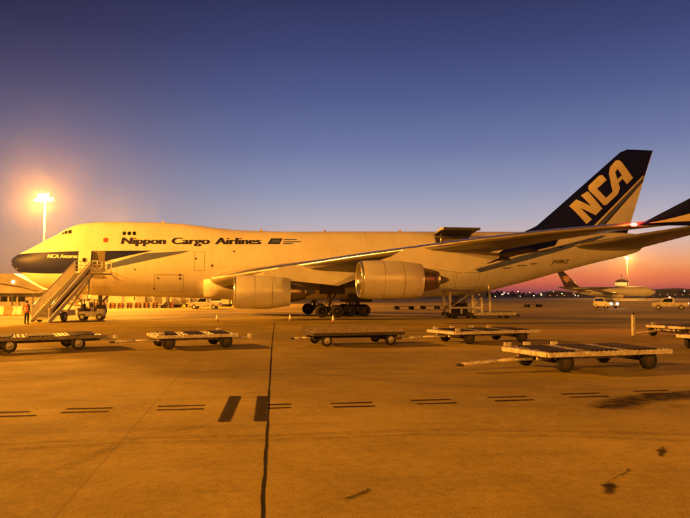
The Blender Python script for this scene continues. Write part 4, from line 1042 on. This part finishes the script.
mast((48, -46, 0), 26, 'sodium floodlight mast behind the viewer on the right', 8, 125000, .6, rz=R(150))
mast((-46, 138, 0), 15, 'short floodlight mast added out of sight behind the fuselage', 4, 260000, .6, rz=R(0))  # added mast, out of sight; brightens the vehicles beneath the fuselage
mast((175, 150, 0), 25, 'added sodium floodlight mast, unseen far off beyond the right edge', 8, 750000, .6, rz=R(-60))  # unseen mast added to brighten and warm the far right apron
l4, h4 = mp(627, 257, 400)
mast(l4, h4, 'distant lit mast rising above the parked twin-engined freighter', 3, 300000, .6, rz=R(0), spread=2.6, lensm='lamp')
# distant lamps on the horizon
rnd = random.Random(11)
first = {}
for i in range(78):
    px = rnd.uniform(380, 690) if i < 56 else rnd.uniform(100, 235)
    D = rnd.uniform(420, 760) if i < 56 else rnd.uniform(150, 230)
    py = rnd.uniform(290.5, 296.5) if i < 56 else rnd.uniform(297.3, 300)
    wt = 'lamp_white' if rnd.random() < .35 else 'lamp_far'
    p = at_depth(px, py, D); h = max(.8, p.z); s_ = D / 500.0
    key = wt
    t = thing('distant_lamp', 'small %s lamp among the lights along the horizon' % ('white' if wt == 'lamp_white' else 'amber'), 'lamp', (p.x, p.y, 0), 0, ('white' if wt == 'lamp_white' else 'amber') + ' lamps along the horizon')
    MB().tube((0, 0, 0), (0, 0, h), .09, n=6).build('pole', M['pole'], t)
    MB().sphere((0, 0, h), rnd.uniform(.14, .36) * s_, 5, sz=.7).build('lens', M[wt], t)
# horizon hedge of trees and sheds
tr = MB(); rnd = random.Random(5)
for i in range(900):
    x = -620 + i * 1.45; D = 820 + rnd.uniform(-20, 20); hgt = 4.2 + 2.2 * math.sin(i * .05) + rnd.uniform(-1, 2.2)
    for k in range(3):
        c = Vector((x + rnd.uniform(-1, 1), D + rnd.uniform(-3, 3), hgt * rnd.uniform(.25, .95))); r_ = rnd.uniform(1.2, 2.6)
        a = rnd.uniform(0, PI); tr.add([c + Vector((r_*math.cos(a), r_*math.sin(a), -r_*.6)), c + Vector((-r_*math.cos(a), -r_*math.sin(a), -r_*.5)), c + Vector((0, .5, r_)), c + Vector((-math.sin(a)*r_, math.cos(a)*r_, 0))], [(0, 1, 2), (0, 2, 3), (1, 3, 2), (0, 3, 1)])
    if i % 3 == 0: tr.box((x, D + 4, hgt * .35), (4.6, 3, hgt * .7))
tag(tr.build('far_woodland', M['tree']), 'dark line of distant trees along the horizon', 'trees', kind='stuff')
for i, (px, w, h, D) in enumerate(((395, 30, 6, 640), (462, 46, 7, 700), (556, 26, 5, 680), (672, 40, 7, 640))):
    p = at_depth(px, 296, D); t = thing('distant_hangar', ['low dark hangar on the horizon below the outboard engine', 'long dark hangar on the horizon behind the loader', 'small dark hangar on the horizon beside the distant jet tail', 'dark hangar on the horizon near the right edge'][i], 'building', (p.x, p.y, 0), 0, None)
    MB().box((0, 0, h / 2), (w, 20, h)).build('wall', M['brown'], t); MB().prism([(-w/2 - .5, -10.5, h), (w/2 + .5, -10.5, h), (0, -10.5, h + 1.6)], (0, 21, 0)).build('roof', M['roofing'], t)
    for k in range(int(w / 7)): MB().box((-w/2 + 4 + k * 7, -10.05, h * .35), (1.1, .06, .7)).build('window', M['lit'], t)
# ============================================================ HAZE
hz = bpy.data.materials.new('halo_haze'); hz.use_nodes = True; nt = hz.node_tree; nt.nodes.clear()
o_m = nt.nodes.new('ShaderNodeOutputMaterial'); pv = nt.nodes.new('ShaderNodeVolumePrincipled'); pv.inputs['Density'].default_value = .00008; pv.inputs['Color'].default_value = (.9, .9, .9, 1); pv.inputs['Anisotropy'].default_value = .9
nt.links.new(pv.outputs[0], o_m.inputs['Volume'])
tag(MB().box((0, 600, 34), (1900, 1900, 70)).build('haze', hz), 'thin haze added over the apron to give the lamps halos', 'haze', kind='stuff')  # volume added so that halos form round the lamps
# ============================================================ SKY
W = bpy.data.worlds.new('World'); sc.world = W; W.use_nodes = True; nt = W.node_tree
for n in list(nt.nodes): nt.nodes.remove(n)
out = nt.nodes.new('ShaderNodeOutputWorld'); bg = nt.nodes.new('ShaderNodeBackground'); bg2 = nt.nodes.new('ShaderNodeBackground'); ad = nt.nodes.new('ShaderNodeAddShader')
SUN_AZ = 62.0   # degrees east of the viewing axis; the sun has just set there
sky = nt.nodes.new('ShaderNodeTexSky'); sky.sky_type = 'NISHITA'; sky.sun_disc = False; sky.sun_elevation = R(-4.0); sky.sun_rotation = R(SUN_AZ); sky.dust_density = 2.0
bg.inputs['Strength'].default_value = .05
nt.links.new(sky.outputs[0], bg.inputs[0])
tc = nt.nodes.new('ShaderNodeTexCoord'); sx = nt.nodes.new('ShaderNodeSeparateXYZ'); nt.links.new(tc.outputs['Generated'], sx.inputs[0])
def s2l(c):
    c = c / 255.0; return c / 12.92 if c <= .04045 else ((c + .055) / 1.055) ** 2.4
def skyramp(tab):
    r = nt.nodes.new('ShaderNodeValToRGB'); cr = r.color_ramp; cr.interpolation = 'LINEAR'
    mr = nt.nodes.new('ShaderNodeMapRange'); mr.inputs[1].default_value = 0; mr.inputs[2].default_value = .5; nt.links.new(sx.outputs[2], mr.inputs[0]); nt.links.new(mr.outputs[0], r.inputs[0])
    while len(cr.elements) < len(tab): cr.elements.new(.5)
    for e, (y, c) in zip(cr.elements, tab):
        d = ray(345, y).normalized() if y > -900 else Vector((0, 0, .5)); e.position = max(0, min(1, d.z / .5)); e.color = (*[s2l(k) for k in c], 1)
    return r
right = [(296, (110, 58, 80)), (291, (152, 70, 76)), (285, (206, 92, 70)), (276, (233, 120, 72)), (266, (242, 156, 98)), (254, (230, 172, 142)), (240, (208, 182, 176)), (222, (180, 174, 188)), (190, (142, 150, 182)), (150, (108, 120, 164)), (100, (80, 93, 142)), (50, (60, 70, 118)), (0, (46, 53, 95)), (-999, (24, 30, 60))]
left = [(296, (170, 120, 80)), (283, (176, 132, 96)), (262, (160, 128, 108)), (240, (134, 120, 120)), (215, (118, 116, 132)), (180, (98, 104, 130)), (140, (72, 86, 124)), (90, (50, 61, 102)), (40, (33, 43, 82)), (0, (26, 34, 70)), (-999, (15, 19, 42))]
rr_, rl2 = skyramp(right), skyramp(left)
mx = nt.nodes.new('ShaderNodeMix'); mx.data_type = 'RGBA'
at = nt.nodes.new('ShaderNodeMath'); at.operation = 'ARCTAN2'; nt.links.new(sx.outputs[0], at.inputs[0]); nt.links.new(sx.outputs[1], at.inputs[1])
mr = nt.nodes.new('ShaderNodeMapRange'); mr.interpolation_type = 'SMOOTHSTEP'; mr.inputs[1].default_value = -.56; mr.inputs[2].default_value = 0; nt.links.new(at.outputs[0], mr.inputs[0])
nt.links.new(mr.outputs[0], mx.inputs[0]); nt.links.new(rl2.outputs[0], mx.inputs[6]); nt.links.new(rr_.outputs[0], mx.inputs[7]); bk = nt.nodes.new('ShaderNodeMapRange'); bk.interpolation_type = 'SMOOTHSTEP'; bk.inputs[1].default_value = -.2; bk.inputs[2].default_value = .75; bk.inputs[3].default_value = .14; bk.inputs[4].default_value = 1; nt.links.new(sx.outputs[1], bk.inputs[0])
ml = nt.nodes.new('ShaderNodeVectorMath'); ml.operation = 'SCALE'; nt.links.new(mx.outputs[2], ml.inputs[0]); nt.links.new(bk.outputs[0], ml.inputs['Scale']); nt.links.new(ml.outputs[0], bg2.inputs[0]); bg2.inputs['Strength'].default_value = 1.0
nt.links.new(bg.outputs[0], ad.inputs[0]); nt.links.new(bg2.outputs[0], ad.inputs[1]); nt.links.new(ad.outputs[0], out.inputs[0])
# last light of the set sun
sl = bpy.data.lights.new('sun', 'SUN'); sl.energy = .04; sl.angle = R(6); sl.color = (1, .5, .35); so_ = bpy.data.objects.new('sun', sl); col.objects.link(so_)
sd_ = Vector((math.sin(R(SUN_AZ)), math.cos(R(SUN_AZ)), .03)); so_.rotation_euler = sd_.to_track_quat('Z', 'Y').to_euler()
# ============================================================ CAMERA
cd_ = bpy.data.cameras.new('camera'); cam = bpy.data.objects.new('camera', cd_); col.objects.link(cam); sc.camera = cam
cam.location = CAM; cam.rotation_euler = (PI / 2 + PITCH, 0, 0); cd_.sensor_width = 36; cd_.lens = 36 * F / 690; cd_.clip_end = 4000; cd_.clip_start = .1
vs_ = sc.view_settings; vs_.view_transform = 'Standard'; vs_.look = 'None'; vs_.gamma = 1; vs_.exposure = 0; vs_.use_curve_mapping = False
sc.render.engine = 'CYCLES'; sc.cycles.use_denoising = True
sc.cycles.max_bounces = 6
